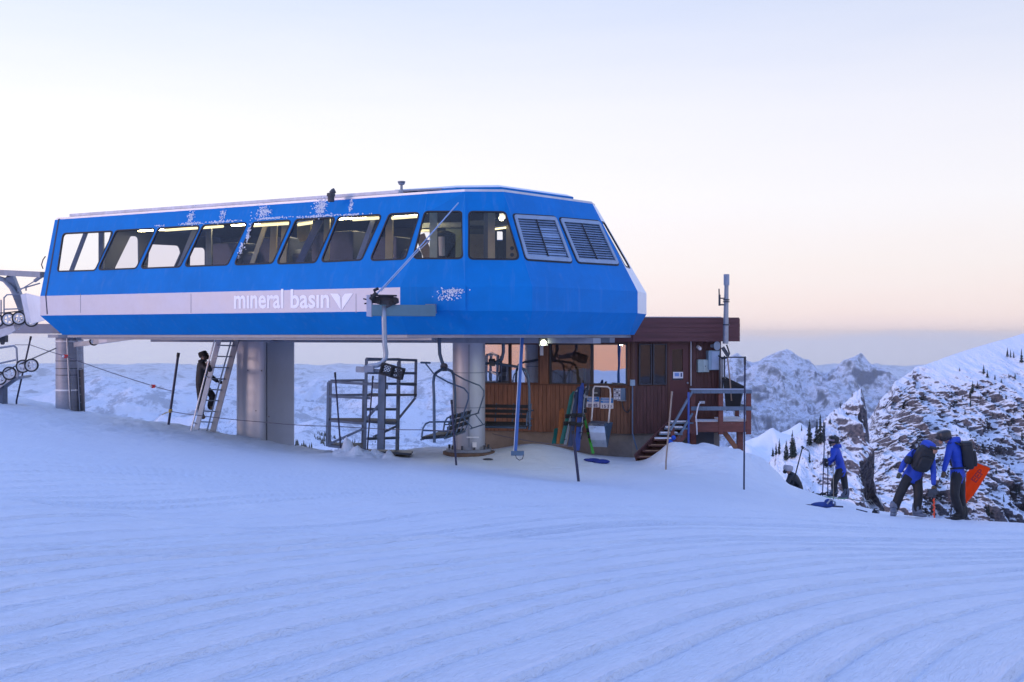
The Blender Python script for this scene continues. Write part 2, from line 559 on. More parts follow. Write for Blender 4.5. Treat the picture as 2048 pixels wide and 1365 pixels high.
def gz_arr(X, Y):
    X = np.asarray(X, float); Y = np.asarray(Y, float)
    sh = X.shape
    x = X.ravel(); y = Y.ravel()
    z = np.empty_like(x)
    for i in range(0, len(x), 40000):
        xs = x[i:i + 40000]; ys = y[i:i + 40000]
        d2 = (xs[:, None] - TA[None, :, 0]) ** 2 + (ys[:, None] - TA[None, :, 1]) ** 2
        z[i:i + 40000] = (.5 * d2 * np.log(d2 + 1e-9)) @ TS[:-3] + TS[-3] + TS[-2] * xs + TS[-1] * ys
    far = np.hypot(x, y)
    z = np.where(far > 45, np.maximum(np.minimum(z, -2.5 - (far - 45) * .5), -3 - (far - 45) * .9), z)
    # snow banks
    def bump(px, d, h, sx, sy):
        c = P(px, HZ, d)
        return h * np.exp(-(((x - c.x) / sx) ** 2 + ((y - c.y) / sy) ** 2))
    lump = 1 + .35 * fbm(x * 1.1, y * 1.1, o=4, seed=5)
    m = bump(1075, 30.2, .36, 1.25, 1.5)
    m = m + (bump(1345, 29.2, .36, .5, .9) + bump(1420, 29.2, .52, .75, 1.0) + bump(1485, 29.6, .40, .55, .9) + bump(1540, 29.8, .30, .45, .8)) * lump
    m = m + bump(688, 27.7, .30, .34, .34) * (1 + 1.5 * fbm(x * 4, y * 4, o=3, seed=8)) + bump(738, 27.4, .17, .62, .28) * (1 + 1.6 * fbm(x * 5, y * 5, o=3, seed=9))
    m = m + bump(20, 33, .10, 2.2, 1.2) * lump
    z = z + m
    # trampled snow where people work
    tm = np.exp(-((x - 2.2) / 2.2) ** 2 - ((y - 28.3) / 1.3) ** 2) + np.exp(-((x - 8.7) / 1.8) ** 2 - ((y - 26.2) / 1.0) ** 2) + np.exp(-((x - 9.4) / 1.5) ** 2 - ((y - 34.6) / .9) ** 2)
    z = z + np.clip(tm, 0, 1) * (.05 * np.minimum(fbm(x * 3.2, y * 3.2, o=3, seed=61), .15) + .02 * fbm(x * 9, y * 6, o=2, seed=62))
    # wind-worn crust towards the left crest
    k = sstep(24, 31, y) * sstep(2, -5, x)
    z = z + k * (.10 * fbm(x * 1.3, y * 1.8, o=5, seed=21, gain=.6) + .03 * ridged(x * 2.5, y * 4, o=3, seed=22))
    z = z + .018 * fbm(x * .55, y * .55, o=4, seed=3)
    # groomer passes: low ridges every half metre along wide arcs
    u = np.hypot(x - GC[0], y - GC[1]) + .10 * fbm(x * .16, y * .16, o=2, seed=31) + .003 * fbm(x * 1.5, y * 1.5, o=2, seed=32)
    v = np.arctan2(y - GC[1], x - GC[0]) * 24
    ui = np.floor(u / .44)
    amp = .45 + .9 * _hash(ui, ui * 0, ui * 0, 77) ** 1.6
    f = u / .44 - ui
    off = .32 + .36 * _hash(ui, ui * 0 + 3, ui * 0, 78)
    g_ = f - off
    rd = np.exp(-np.maximum(g_, 0) / .17) / (1 + np.exp(-np.clip(g_ / .014, -40, 40))) - .35 * np.exp(-((g_ + .055) / .04) ** 2)
    wob = .95 + .35 * fbm(v * .22 + ui * 7.7, u * .15, o=2, seed=34) + .07 * fbm(v * 3.1, u * .4, o=2, seed=36)
    fade = (sstep(30, 10, y) * .85 + .15) * sstep(-4, 0, y)
    z = z + rd * amp * np.clip(wob, .2, 1.4) * .045 * fade
    # loose crumbs along the ridges and soft pillows between
    z = z + sstep(26, 8, y) * sstep(-3, 0, y) * (.010 * fbm(x * 1.2, y * 1.2, o=3, seed=51) + .003 * np.clip(fbm(x * 9, y * 9, o=3, seed=52), 0, 1))
    # broad cat-track step across the left of the slope
    st_ = sstep(-9, -3, -np.abs(x + 5) * .9) * sstep(2.5, -2, x)
    z = z - .17 * sstep(12.6, 13.6, y) * sstep(17.5, 14.5, y) * st_
    # trodden line across the far slope
    th = np.degrees(np.arctan2(x, np.maximum(y, .01)))
    th = np.where(y > 0, np.clip(th, -60, 60), np.where(x > 0, 60, -60))
    px = 1024 + F * np.tan(np.radians(th))
    dc = np.interp(px, CR[:, 0], CR[:, 1])
    s = np.maximum(far_y(x, y) - dc, 0)
    z = z - s * s / (s + 3.5) * .62
    return z.reshape(sh)


def far_y(x, y):
    return np.where(y > 0, y, 0)


def gz(x, y):
    return float(gz_arr(np.array([x]), np.array([y]))[0])


def on(px, d, dz=0.0):
    """point on the snow below a sight line at distance d"""
    x = (px - 1024) / F * d
    return Vector((x, d, gz(x, d) + dz))


th_f = np.linspace(-26, 26, 600)
th_s = np.concatenate([np.linspace(-178, -28, 44), th_f, np.linspace(28, 180, 44)])
rr = np.concatenate([[.3, .8, 1.5, 2.4, 3.2, 4], np.geomspace(4.4, 13, 520), np.geomspace(13.05, 22, 130), np.geomspace(22.15, 42, 130), np.geomspace(43, 135, 40)])
TH, RR = np.meshgrid(np.radians(th_s), rr)
GX = RR * np.sin(TH); GY = RR * np.cos(TH)
ground = grid_mesh('ground', GX, GY, gz_arr(GX, GY), SNOW, closed=True)
tag(ground, 'groomed snow slope with long curving groomer ridges', kind='structure')

# ------------------------------------------------------------------ far country
def mountain_mat(name, thr=.62, rock=(.21, .155, .15), rock2=(.10, .085, .09), sc=.05, soft=.06, snow=(.84, .86, .91), nstr=.5, bump=2.0, trees=None, squash=(1, 1, 1)):
    m, n, b = new_mat(name)
    nn = n.nodes.new; lk = n.links.new
    b.inputs['Roughness'].default_value = .8
    b.inputs['Specular IOR Level'].default_value = .15
    t0 = nn('ShaderNodeTexCoord'); g = nn('ShaderNodeNewGeometry')
    t = nn('ShaderNodeMapping'); t.inputs['Scale'].default_value = squash; lk(t0.outputs['Object'], t.inputs[0])
    sp = nn('ShaderNodeSeparateXYZ'); lk(g.outputs['Normal'], sp.inputs[0])
    n1 = nn('ShaderNodeTexNoise'); n1.inputs['Scale'].default_value = sc; n1.inputs['Detail'].default_value = 10; n1.inputs['Roughness'].default_value = .72
    lk(t.outputs[0], n1.inputs['Vector'])
    ma = nn('ShaderNodeMath'); ma.operation = 'MULTIPLY_ADD'; ma.inputs[1].default_value = nstr; ma.inputs[2].default_value = -nstr / 2
    lk(n1.outputs[0], ma.inputs[0])
    ad_ = nn('ShaderNodeMath'); lk(sp.outputs[2], ad_.inputs[0]); lk(ma.outputs[0], ad_.inputs[1])
    rm = nn('ShaderNodeMapRange'); rm.inputs[1].default_value = thr - soft; rm.inputs[2].default_value = thr + soft
    lk(ad_.outputs[0], rm.inputs[0])
    n2 = nn('ShaderNodeTexNoise'); n2.inputs['Scale'].default_value = sc * 3; n2.inputs['Detail'].default_value = 8; lk(t.outputs[0], n2.inputs['Vector'])
    rr_ = nn('ShaderNodeValToRGB'); rr_.color_ramp.elements[0].position = .35; rr_.color_ramp.elements[1].position = .65
    rr_.color_ramp.elements[0].color = (*rock2, 1); rr_.color_ramp.elements[1].color = (*rock, 1)
    lk(n2.outputs[0], rr_.inputs[0])
    mx_ = nn('ShaderNodeMixRGB'); lk(rm.outputs[0], mx_.inputs[0]); lk(rr_.outputs[0], mx_.inputs[1]); mx_.inputs[2].default_value = (*snow, 1)
    res = mx_
    if trees:      # distant conifer stands and bare scrub, only a speckle at this range
        n3 = nn('ShaderNodeTexNoise'); n3.inputs['Scale'].default_value = trees[0]; n3.inputs['Detail'].default_value = 9; n3.inputs['Roughness'].default_value = .8
        lk(t.outputs[0], n3.inputs['Vector'])
        r3 = nn('ShaderNodeMapRange'); r3.inputs[1].default_value = trees[1]; r3.inputs[2].default_value = trees[1] + .05; r3.inputs[4].default_value = trees[2]
        lk(n3.outputs[0], r3.inputs[0])
        m3 = nn('ShaderNodeMixRGB'); lk(r3.outputs[0], m3.inputs[0]); lk(mx_.outputs[0], m3.inputs[1]); m3.inputs[2].default_value = (.05, .075, .11, 1)
        res = m3
    lk(res.outputs[0], b.inputs['Base Color'])
    bp = nn('ShaderNodeBump'); bp.inputs['Strength'].default_value = .9; bp.inputs['Distance'].default_value = bump
    lk(n2.outputs[0], bp.inputs['Height']); lk(bp.outputs[0], b.inputs['Normal'])
    return m


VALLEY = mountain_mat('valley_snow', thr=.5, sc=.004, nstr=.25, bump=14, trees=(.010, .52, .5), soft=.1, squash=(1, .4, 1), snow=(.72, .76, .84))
FARM = mountain_mat('far_peak_snow', thr=.56, sc=.022, nstr=.6, bump=9, rock=(.07, .12, .24), rock2=(.035, .075, .17), trees=(.024, .50, .62), soft=.12, snow=(.68, .74, .88))  # blue of haze and shaded faces is put into the rock tones
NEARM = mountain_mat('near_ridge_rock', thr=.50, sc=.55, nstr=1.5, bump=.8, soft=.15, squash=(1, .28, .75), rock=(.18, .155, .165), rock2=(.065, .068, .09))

# valley floor and rolling hills, one ring to the horizon
ths = np.concatenate([np.linspace(-178, -27, 70), np.linspace(-26, 26, 300), np.linspace(27, 180, 70)])
rs = np.geomspace(105, 15500, 230)
TH, RR = np.meshgrid(np.radians(ths), rs)
VX = RR * np.sin(TH); VY = RR * np.cos(TH)
bz = np.interp(RR, [100, 500, 1000, 1500, 2500, 4000, 7000, 12000, 30000], [-75, -150, -178, -196, -228, -246, -262, -290, -700])
back_f = sstep(.1, -.5, VY / RR)
bz = bz - back_f * sstep(200, 1500, RR) * np.where(RR < 12000, RR * .012, 144)
azp = 1024 + F * VX / np.maximum(VY, 1)
wr = np.where(VY > 0, sstep(1330, 1430, azp) * sstep(2500, 2200, azp), 0)
bz = bz + wr * (np.minimum(bz, -.105 * RR) - bz) * sstep(9500, 7600, RR)
ha = np.interp(RR, [100, 600, 1500, 3000, 6000, 12000, 30000], [0, 24, 75, 125, 150, 90, 60])
hills = ridged(VX / 900, VY / 900, o=6, seed=41, gain=.45) - .45 + .6 * fbm(VX / 2600, VY / 2600, o=3, seed=44)
VZ = bz + ha * hills
lim = np.where(back_f > .5, -.030 * RR, -.0215 * RR)       # nothing out there rises above the far skyline
VZ = np.where(RR > 1200, np.minimum(VZ, lim + .0012 * RR * fbm(VX / 1800, VY / 1800, o=5, seed=47)), VZ)
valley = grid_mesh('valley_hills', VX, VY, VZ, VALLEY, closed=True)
tag(valley, 'hazy snow covered valley and rolling hills far below', kind='structure')


def cone_range(name, peaks, xr, yr, nx, ny, zfloor, slope, amp, nsc, seed, material, wob=.35, pyr=False):
    xs = np.linspace(*xr, nx); ys = np.linspace(*yr, ny)
    X, Y = np.meshgrid(xs, ys)
    wx = fbm(X / nsc / 1.2, Y / nsc / 1.2, o=4, seed=seed) * nsc * wob; wy = fbm(X / nsc / 1.2 + 40, Y / nsc / 1.2, o=4, seed=seed + 1) * nsc * wob
    Z = np.full_like(X, -1e9)
    for (p, sl) in peaks:
        dx = X - p.x; dy = Y - p.y
        k = np.clip(np.hypot(dx, dy) / (nsc * .9), 0, 1) ** .7
        ex = dx + wx * k; ey = dy + wy * k
        if pyr:          # sharp summit: several steep faces meeting in ridges
            h = 0
            a0 = _hash(np.array([p.x // 7]), np.array([3.0]), np.array([1.0]), 5)[0] * .5 - .25
            for (ang, sc_) in ((178, sl[0]), (235, .8 * sl[0]), (292, 1.0 * sl[1]), (345, sl[1]), (40, .8 * sl[1]), (110, .8 * sl[0])):
                g = R(ang) + a0
                h = np.maximum(h, (ex * math.cos(g) + ey * math.sin(g)) * sc_)
            Z = np.maximum(Z, p.z - h * slope)
        else:
            dd = 150 * (np.hypot(ex, ey) / 150) ** .78
            Z = np.maximum(Z, p.z - dd * np.where(dx > 0, sl[1], sl[0]) * slope)
    rd = ridged((X + wx) / nsc, (Y + wy) / nsc, o=8, seed=seed + 5, gain=.58) - .86
    dist = np.clip((max(p.z for p, _ in peaks) - Z) / (amp * 1.6), 0.12, 1)
    Z = np.maximum(Z, zfloor) + rd * amp * dist
    return grid_mesh(name, X, Y, Z, material), X, Y, Z


D = 7000
pk = [(P(1440, 712, D + 140), (.5, .4)), (P(1475, 703, D), (.45, .5)), (P(1573, 695, D - 60), (.38, .5)), (P(1555, 715, D + 40), (.4, .5)), (P(1680, 728, D + 40), (.4, .4)),
      (P(1722, 702, D - 120), (.5, .62)), (P(1640, 736, D), (.4, .4)), (P(1900, 745, D + 300), (.5, .5)), (P(2150, 720, D + 900), (.5, .5))]
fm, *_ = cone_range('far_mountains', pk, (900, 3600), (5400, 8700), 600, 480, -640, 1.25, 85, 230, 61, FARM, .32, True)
tag(fm, 'sharp blue white snow peaks on the far skyline at right', kind='structure')

D = 3400
pk = [(P(205, 750, D), (.30, .22)), (P(262, 768, D - 150), (.3, .25)), (P(120, 775, D + 200), (.3, .25)), (P(-60, 770, D + 300), (.25, .25)), (P(400, 772, D + 250), (.25, .28)), (P(470, 790, D - 300), (.3, .3)),
      (P(640, 752, D + 500), (.2, .25)), (P(760, 782, D - 100), (.3, .25)), (P(868, 748, D + 100), (.28, .24)), (P(1000, 770, D + 300), (.25, .25)), (P(560, 800, D - 700), (.28, .28)), (P(330, 812, D - 800), (.3, .3))]
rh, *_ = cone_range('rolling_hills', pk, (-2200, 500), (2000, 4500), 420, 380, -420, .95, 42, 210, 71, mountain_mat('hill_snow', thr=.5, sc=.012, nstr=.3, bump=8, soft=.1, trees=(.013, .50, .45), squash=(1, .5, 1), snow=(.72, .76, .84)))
tag(rh, 'rounded snowy hills with dark brush below the terminal', kind='structure')

D = 900
pk = [(P(1545, 852, D), (.35, .25)), (P(1600, 842, D + 40), (.3, .3)), (P(1490, 880, D - 20), (.4, .3)), (P(1680, 835, D + 60), (.3, .3)), (P(1400, 905, D), (.4, .3))]
mm, *_ = cone_range('snowy_foothill', pk, (90, 420), (640, 1150), 260, 260, -150, 1.0, 9, 60, 81, mountain_mat('foothill_snow', thr=.55, sc=.03, nstr=.5, bump=1.0, trees=(.09, .62, .6)))
tag(mm, 'smooth snowy foothill below the far peaks', kind='structure')


def ridge_sheet(name, sil, ybot, d0, d1, pxr, nc, nr, amp_fn, seed, material, pw=.8, vs=1.0):
    """a mountainside rising from d0 to its crest at d1, then falling away behind"""
    pxs = np.linspace(*pxr, nc)
    ts = np.concatenate([np.linspace(-.15, 1, nr), np.linspace(1.02, 1.5, 24)])
    PXS, T = np.meshgrid(pxs, ts)
    sx = np.array([s[0] for s in sil], float); sy = np.array([s[1] for s in sil], float)
    S = np.interp(PXS, sx, sy) + 5 * fbm(PXS / 14, PXS * 0, o=4, seed=seed + 3, gain=.6) * sstep(1900, 1840, PXS)
    Dd = d0 + (d1 - d0) * T
    tt = np.clip(T, -.15, 1)
    Yp = ybot + (S - ybot) * np.sign(tt) * np.abs(tt) ** pw
    X = (PXS - 1024) / F * Dd
    Z = -(Yp - HZ) / F * Dd
    Z = np.where(T > 1, Z - (Dd - d1) * 1.1, Z)
    amp = amp_fn(PXS, T, S)
    q = ridged(X / 15 + Z / 60, Dd / 70, Z / 36 * vs, o=6, seed=seed, gain=.55) - .55
    q2 = fbm(X / 3.2, Dd / 10, Z / 4.5, o=4, seed=seed + 9)
    env = sstep(1.04, .8, T) * .88 + .12
    Y2 = Dd - (q * 24 + q2 * 4.2) * amp * env
    Z2 = Z + (q * 4.2 + q2 * 1.5) * amp * (sstep(1.04, .9, T) * .85 + .15)
    return grid_mesh(name, X, Y2, Z2, material), PXS, T, X, Y2, Z2


sil_main = [(1640, 905), (1700, 870), (1740, 835), (1758, 802), (1775, 785), (1790, 766), (1812, 752), (1830, 737), (1850, 729), (1872, 722), (1900, 712), (1935, 700), (1980, 687), (2020, 676), (2048, 667), (2130, 648), (2250, 622), (2500, 600)]
main_r, MPX, MT, MX, MY, MZ = ridge_sheet('rocky_ridge', sil_main, 1085, 430, 610, (1640, 2420), 700, 460,
    lambda px, T, S: (.25 + .95 * sstep(.90, .66, T) + 1.0 * sstep(1885, 1825, px) * sstep(.45, .7, T)) * (1 - .45 * sstep(1930, 2040, px) * sstep(.45, .75, T)), 101, NEARM)
tag(main_r, 'near mountainside of snow and broken brown rock at right', kind='structure')
sil_spur = [(1530, 935), (1560, 898), (1585, 872), (1610, 860), (1640, 850), (1662, 826), (1690, 806), (1708, 786), (1722, 776), (1730, 800), (1735, 845), (1741, 905), (1748, 965), (1756, 1015), (1764, 1060), (1776, 1100)]
spur, SPX, ST, SX, SY, SZ = ridge_sheet('rock_spur', sil_spur, 1080, 315, 385, (1530, 1815), 300, 300, lambda px, T, S: .25 + .55 * sstep(1600, 1690, px), 131, NEARM, pw=.9)
tag(spur, 'steep rock spur with a pinnacle in front of the mountainside', kind='structure')

# ------------------------------------------------------------------ the cold air between
hz = MB().box((0, 0, -525), (32000, 32000, 1160)).build('haze', bpy.data.materials.new('haze_air'))
hm = hz.data.materials[0]; hm.use_nodes = True; hm.node_tree.nodes.clear()
ho = hm.node_tree.nodes.new('ShaderNodeOutputMaterial'); hv = hm.node_tree.nodes.new('ShaderNodeVolumePrincipled')
hv.inputs['Color'].default_value = (.95, .97, 1.0, 1); hv.inputs['Density'].default_value = 5.5e-5; hv.inputs['Anisotropy'].default_value = 0.72
hm.node_tree.links.new(hv.outputs[0], ho.inputs['Volume'])
tag(hz, 'thin cold haze over the valleys', kind='stuff')
# ------------------------------------------------------------------ lift terminal
KS = .82


def V3(p, z):
    return Vector((p[0] * KS, p[1] * KS, z * KS))


WID = dict(L=(-14.96, 38.05), A=(-2.91, 31.22), B=(-1.204, 30.75), C=(.52, 30.70), D=(3.57, 34.09), E=(4.0, 35.69), F=(3.49, 37.1), G=(2.21, 38.43), H=(-10.66, 45.73))
TOP = dict(L=(-14.78, 38.8), A=(-2.23, 31.69), B=(-1.22, 31.2), C=(-.22, 31.25), D=(2.29, 34.1), E=(2.45, 34.9), F=(2.2, 36.2), G=(1.6, 37.7), H=(-10.9, 45.0))
BOT = dict(L=(-14.36, 38.34), A=(-2.77, 31.77), B=(-1.22, 31.25), C=(.40, 31.2), D=(3.37, 34.5), E=(3.61, 35.41), F=(3.1, 36.7), G=(2.0, 38.0), H=(-10.4, 45.3))
Z0, Z1, Z2, Z3 = .03, .64, 1.26, 3.75
AX = Vector((.870, -.493, 0)); NB = Vector((.493, .870, 0))


def paint_mat(name, col, rough=.32, frost=0.0):
    """painted sheet metal: slight waviness, a little dust and worn patches"""
    m, n, b = new_mat(name)
    nn = n.nodes.new; lk = n.links.new
    t = nn('ShaderNodeTexCoord')
    nz = nn('ShaderNodeTexNoise'); nz.inputs['Scale'].default_value = 1.1; nz.inputs['Detail'].default_value = 7; nz.inputs['Roughness'].default_value = .7
    lk(t.outputs['Object'], nz.inputs['Vector'])
    r = nn('ShaderNodeValToRGB')
    r.color_ramp.elements[0].position = .3; r.color_ramp.elements[1].position = .72
    r.color_ramp.elements[0].color = (*[c * .88 for c in col], 1); r.color_ramp.elements[1].color = (*[min(1, c * 1.1) for c in col], 1)
    lk(nz.outputs[0], r.inputs[0])
    # streaks of washed-off dirt running down
    mp = nn('ShaderNodeMapping'); mp.inputs['Scale'].default_value = (5, 5, .35); lk(t.outputs['Object'], mp.inputs[0])
    n2 = nn('ShaderNodeTexNoise'); n2.inputs['Scale'].default_value = 1.6; n2.inputs['Detail'].default_value = 5; lk(mp.outputs[0], n2.inputs['Vector'])
    r2 = nn('ShaderNodeMapRange'); r2.inputs[1].default_value = .56; r2.inputs[2].default_value = .8; r2.inputs[4].default_value = .07; lk(n2.outputs[0], r2.inputs[0])
    mxd = nn('ShaderNodeMixRGB'); lk(r2.outputs[0], mxd.inputs[0]); lk(r.outputs[0], mxd.inputs[1]); mxd.inputs[2].default_value = (.42, .45, .5, 1)
    lk(mxd.outputs[0], b.inputs['Base Color'])
    b.inputs['Specular IOR Level'].default_value = .15
    rg = nn('ShaderNodeMapRange'); rg.inputs[3].default_value = rough - .08; rg.inputs[4].default_value = rough + .16; lk(nz.outputs[0], rg.inputs[0]); lk(rg.outputs[0], b.inputs['Roughness'])
    n3 = nn('ShaderNodeTexNoise'); n3.inputs['Scale'].default_value = .9; n3.inputs['Detail'].default_value = 2; lk(t.outputs['Object'], n3.inputs['Vector'])
    bp = nn('ShaderNodeBump'); bp.inputs['Strength'].default_value = .22; bp.inputs['Distance'].default_value = .03; lk(n3.outputs[0], bp.inputs['Height']); lk(bp.outputs[0], b.inputs['Normal'])
    return m


BLUE = paint_mat('blue_paint', (.0005, .19, .57), .42)
SILV = mat('brushed_aluminium', (.44, .46, .55), .45, .3, .10, 1.3, .012, 2.0)
WHITE = mat('white_paint', (.80, .80, .82), .4, 0, .06, 2)
GALV = mat('galvanised_steel', (.34, .36, .40), .42, .65, .16, 5, .003, 30)
GREY = mat('grey_steel_paint', (.25, .28, .34), .45, .25, .14, 4, .003, 20)
DGREY = mat('dark_steel', (.06, .065, .08), .5, .3, .2, 5, .003, 30)
BLACK = mat('black_rubber', (.015, .016, .02), .6, 0, .2, 8)
INNER = mat('machine_room_lining', (.045, .05, .085), .7, 0, .15, 2)
CREAM = mat('cream_paint', (.66, .58, .34), .5, 0, .1, 3)
GLASS = glass_mat('window_glass', (.95, .96, .97), .02)
GLASSD = glass_mat('tinted_glass', (.86, .86, .90), .02)
FROST = mat('rime_frost', (.80, .83, .90), .8, 0, .08, 30, .01, 60)

term = thing('lift_terminal', 'long blue chairlift terminal with slanted windows lettered mineral basin', 'lift terminal', (-4, 29, 0))
ORD = ['L', 'A', 'B', 'C', 'D', 'E', 'F', 'G', 'H']
CEN = V3((-4, 38), 0)


def plane_of(a, b, c):
    n = (b - a).cross(c - a).normalized()
    if n.dot(a - CEN) < 0: n = -n
    return a.copy(), n


def basis(n):
    u = Vector((0, 0, 1)).cross(n).normalized()
    return u, n.cross(u).normalized()


def inset(poly, n, e):
    u, v = basis(n)
    c = sum(poly, Vector()) / len(poly)
    q = [((p - c).dot(u), (p - c).dot(v)) for p in poly]
    area = sum(q[i][0] * q[(i + 1) % len(q)][1] - q[(i + 1) % len(q)][0] * q[i][1] for i in range(len(q)))
    sg = 1 if area > 0 else -1
    m = len(q); res = []
    for i in range(m):
        p0, p1, p2 = Vector(q[i - 1]), Vector(q[i]), Vector(q[(i + 1) % m])
        d1 = (p1 - p0).normalized(); d2 = (p2 - p1).normalized()
        n1 = Vector((-d1.y, d1.x)) * sg * e; n2 = Vector((-d2.y, d2.x)) * sg * e
        a = p0 + n1; b_ = p1 + n2
        den = d1.x * d2.y - d1.y * d2.x
        if abs(den) < 1e-6: r_ = p1 + n1
        else:
            t = ((b_.x - a.x) * d2.y - (b_.y - a.y) * d2.x) / den
            r_ = a + d1 * t
        res.append(c + u * r_.x + v * r_.y)
    return res


def rounded(poly, r, k=5):
    out_ = []
    m = len(poly)
    for i in range(m):
        p0, p1, p2 = poly[i - 1], poly[i], poly[(i + 1) % m]
        d0 = (p0 - p1).normalized(); d2 = (p2 - p1).normalized()
        half = d0.angle(d2) / 2
        t = min(r / math.tan(half), (p0 - p1).length * .45, (p2 - p1).length * .45)
        a = p1 + d0 * t; b_ = p1 + d2 * t
        for j in range(k + 1):
            s = j / k
            out_.append(a * (1 - s) ** 2 + p1 * 2 * s * (1 - s) + b_ * s * s)
    return out_


WIN = {
    'LA': [[(126, 468), (227, 463), (190, 541), (115, 543)], [(232, 462), (311, 457.5), (272, 537), (196, 540)], [(317, 457), (401, 452), (360, 534), (281, 537)],
           [(406, 451.5), (495, 446), (455, 530), (369, 533)], [(507, 445.5), (583, 441), (545, 526.5), (468, 530)], [(592, 440), (671.5, 435.5), (631, 525), (553, 528)],
           [(677, 435), (764, 430), (723, 520), (642, 524)], [(779, 429), (839, 426), (810, 518), (740, 521)]],
    'AB': [[(850, 424), (924, 424), (925, 517), (826, 517)]],
    'BC': [[(938, 424), (1010, 425), (1039, 519), (938, 518)]],
    'CD': [[(1025, 429), (1111, 434), (1145, 526), (1051, 520)], [(1117, 436), (1198, 443), (1239, 531), (1155, 526)]],
    'DE': [[(1202, 444), (1209, 446), (1261, 537), (1251, 533)]],
}
wins = []
PL = {}
for i in range(len(ORD)):
    a, b_ = ORD[i], ORD[(i + 1) % len(ORD)]
    key = a + b_
    w1, w2, t1, t2 = V3(WID[a], Z2), V3(WID[b_], Z2), V3(TOP[a], Z3), V3(TOP[b_], Z3)
    p0, n = plane_of(w1, w2, (t1 + t2) / 2)
    PL[key] = (p0, n)
    holes = []
    for q in WIN.get(key, []):
        poly = [hit(x, y, p0, n) for x, y in q]
        wins.append((key, poly, n))
        holes.append(rounded(poly, .10 if key != 'DE' else .03))
    if key == 'HL':
        continue
    if key == 'GH':
        # far side: openings, seen only from within
        for qd in ([(838, 462), (866, 462), (866, 521), (824, 521)], [(936, 459), (975, 458), (975, 473), (936, 474)], [(987, 462), (1008, 462), (1008, 480), (987, 480)]):
            holes.append(rounded([hit(x, y, p0, n) for x, y in qd], .03))
        MB().holed([p - n * .07 for p in (w1, w2, t2, t1)], [[p - n * .07 for p in h] for h in holes], -n * .01).build('lining', INNER, term)
    up = MB().holed([w1, w2, t2, t1], holes, -n * .045)
    up.build('upper_panel', WHITE if key == 'DE' else BLUE, term)
    v1, v2 = V3(WID[a], Z1), V3(WID[b_], Z1)
    p1, n1 = plane_of(v1, v2, w2)
    PL[key + '1'] = (p1, n1)
    bm_ = MB().holed([v1, v2, w2, w1], [], -n1 * .045)
    bm_.build('band_panel', SILV if key in ('LA', 'GH') else (WHITE if key == 'DE' else BLUE), term)
    x1, x2 = V3(BOT[a], Z0), V3(BOT[b_], Z0)
    p2, n2 = plane_of(x1, x2, v2)
    lw_ = MB().holed([x1, x2, v2, v1], [], -n2 * .045)
    lw_.build('skirt_panel', BLUE, term)
# end wall away from the camera: openings for the rope and the chairs
w1, w2 = V3(WID['H'], Z1) , V3(WID['L'], Z1)
e0 = V3(BOT['H'], Z0); e1 = V3(BOT['L'], Z0); e2 = V3(TOP['L'], Z3); e3 = V3(TOP['H'], Z3)
pe, ne = plane_of(e0, e1, (e2 + e3) / 2)
proj = lambda p: p - ne * (p - pe).dot(ne)
eo = [proj(e0), proj(e1), proj(w2), proj(V3(WID['L'], Z2)), proj(e2), proj(e3), proj(V3(WID['H'], Z2)), proj(w1)]
eh = [rounded([hit(x, y, pe, ne) for x, y in q], .12) for q in
      [[(121, 458), (224, 458), (197, 548), (112, 548)], [(259, 473), (275, 473), (276, 548), (222, 548)], [(297, 489), (356, 492), (360, 506), (340, 550), (292, 548)], [(379, 496), (409, 496), (409, 545), (377, 545)], [(424, 496), (432, 498), (436, 506), (424, 506)]]]
MB().holed(eo, eh, -ne * .05).build('end_panel', INNER, term)

# floor, ceiling and roof
def loop(D_, z, k=1.0):
    c = Vector((-3.5, 37.5, 0))
    return [Vector(((c.x + (D_[o][0] - c.x) * k) * KS, (c.y + (D_[o][1] - c.y) * k) * KS, z * KS)) for o in ORD]


MB().prism(loop(BOT, Z0 + .04, .985), (0, 0, -.10)).build('floor_deck', GREY, term)
MB().prism(loop(TOP, Z3 - .03, .985), (0, 0, -.05)).build('ceiling', INNER, term)
rf = MB().prism(loop(TOP, Z3 + .004, .995), (0, 0, .05)).build('roof', mat('roof_sheet', (.62, .64, .70), .45, .4, .15, 2), term)
# low raised deck over the nose, carrying wind-packed snow
nl = [Vector((p[0] * KS, p[1] * KS, (Z3 + .07) * KS)) for p in [(-3.4, 33.1), (-1.5, 32.0), (-.3, 31.9), (1.75, 34.2), (1.8, 35.4), (1.4, 36.6), (-2.5, 38.4), (-6.2, 35.5)]]
MB().prism(nl, (0, 0, .11)).build('nose_roof', BLUE, rf)
sn = MB()
cs = sum(nl, Vector()) / len(nl)
ring = [[cs + (p - cs) * k + Vector((0, 0, .112 + h)) for p in nl] for k, h in ((1.0, 0), (.93, .06), (.6, .13), (.2, .16))]
vs = [p for r_ in ring for p in r_] + [cs + Vector((0, 0, .28))]
fs = []
m_ = len(nl)
for j in range(3):
    for i in range(m_):
        fs.append((j * m_ + i, j * m_ + (i + 1) % m_, (j + 1) * m_ + (i + 1) % m_, (j + 1) * m_ + i))
for i in range(m_): fs.append((3 * m_ + i, 3 * m_ + (i + 1) % m_, 4 * m_))
sn.add(vs, fs).build('snow_cap', SNOWP, rf, smooth=True)
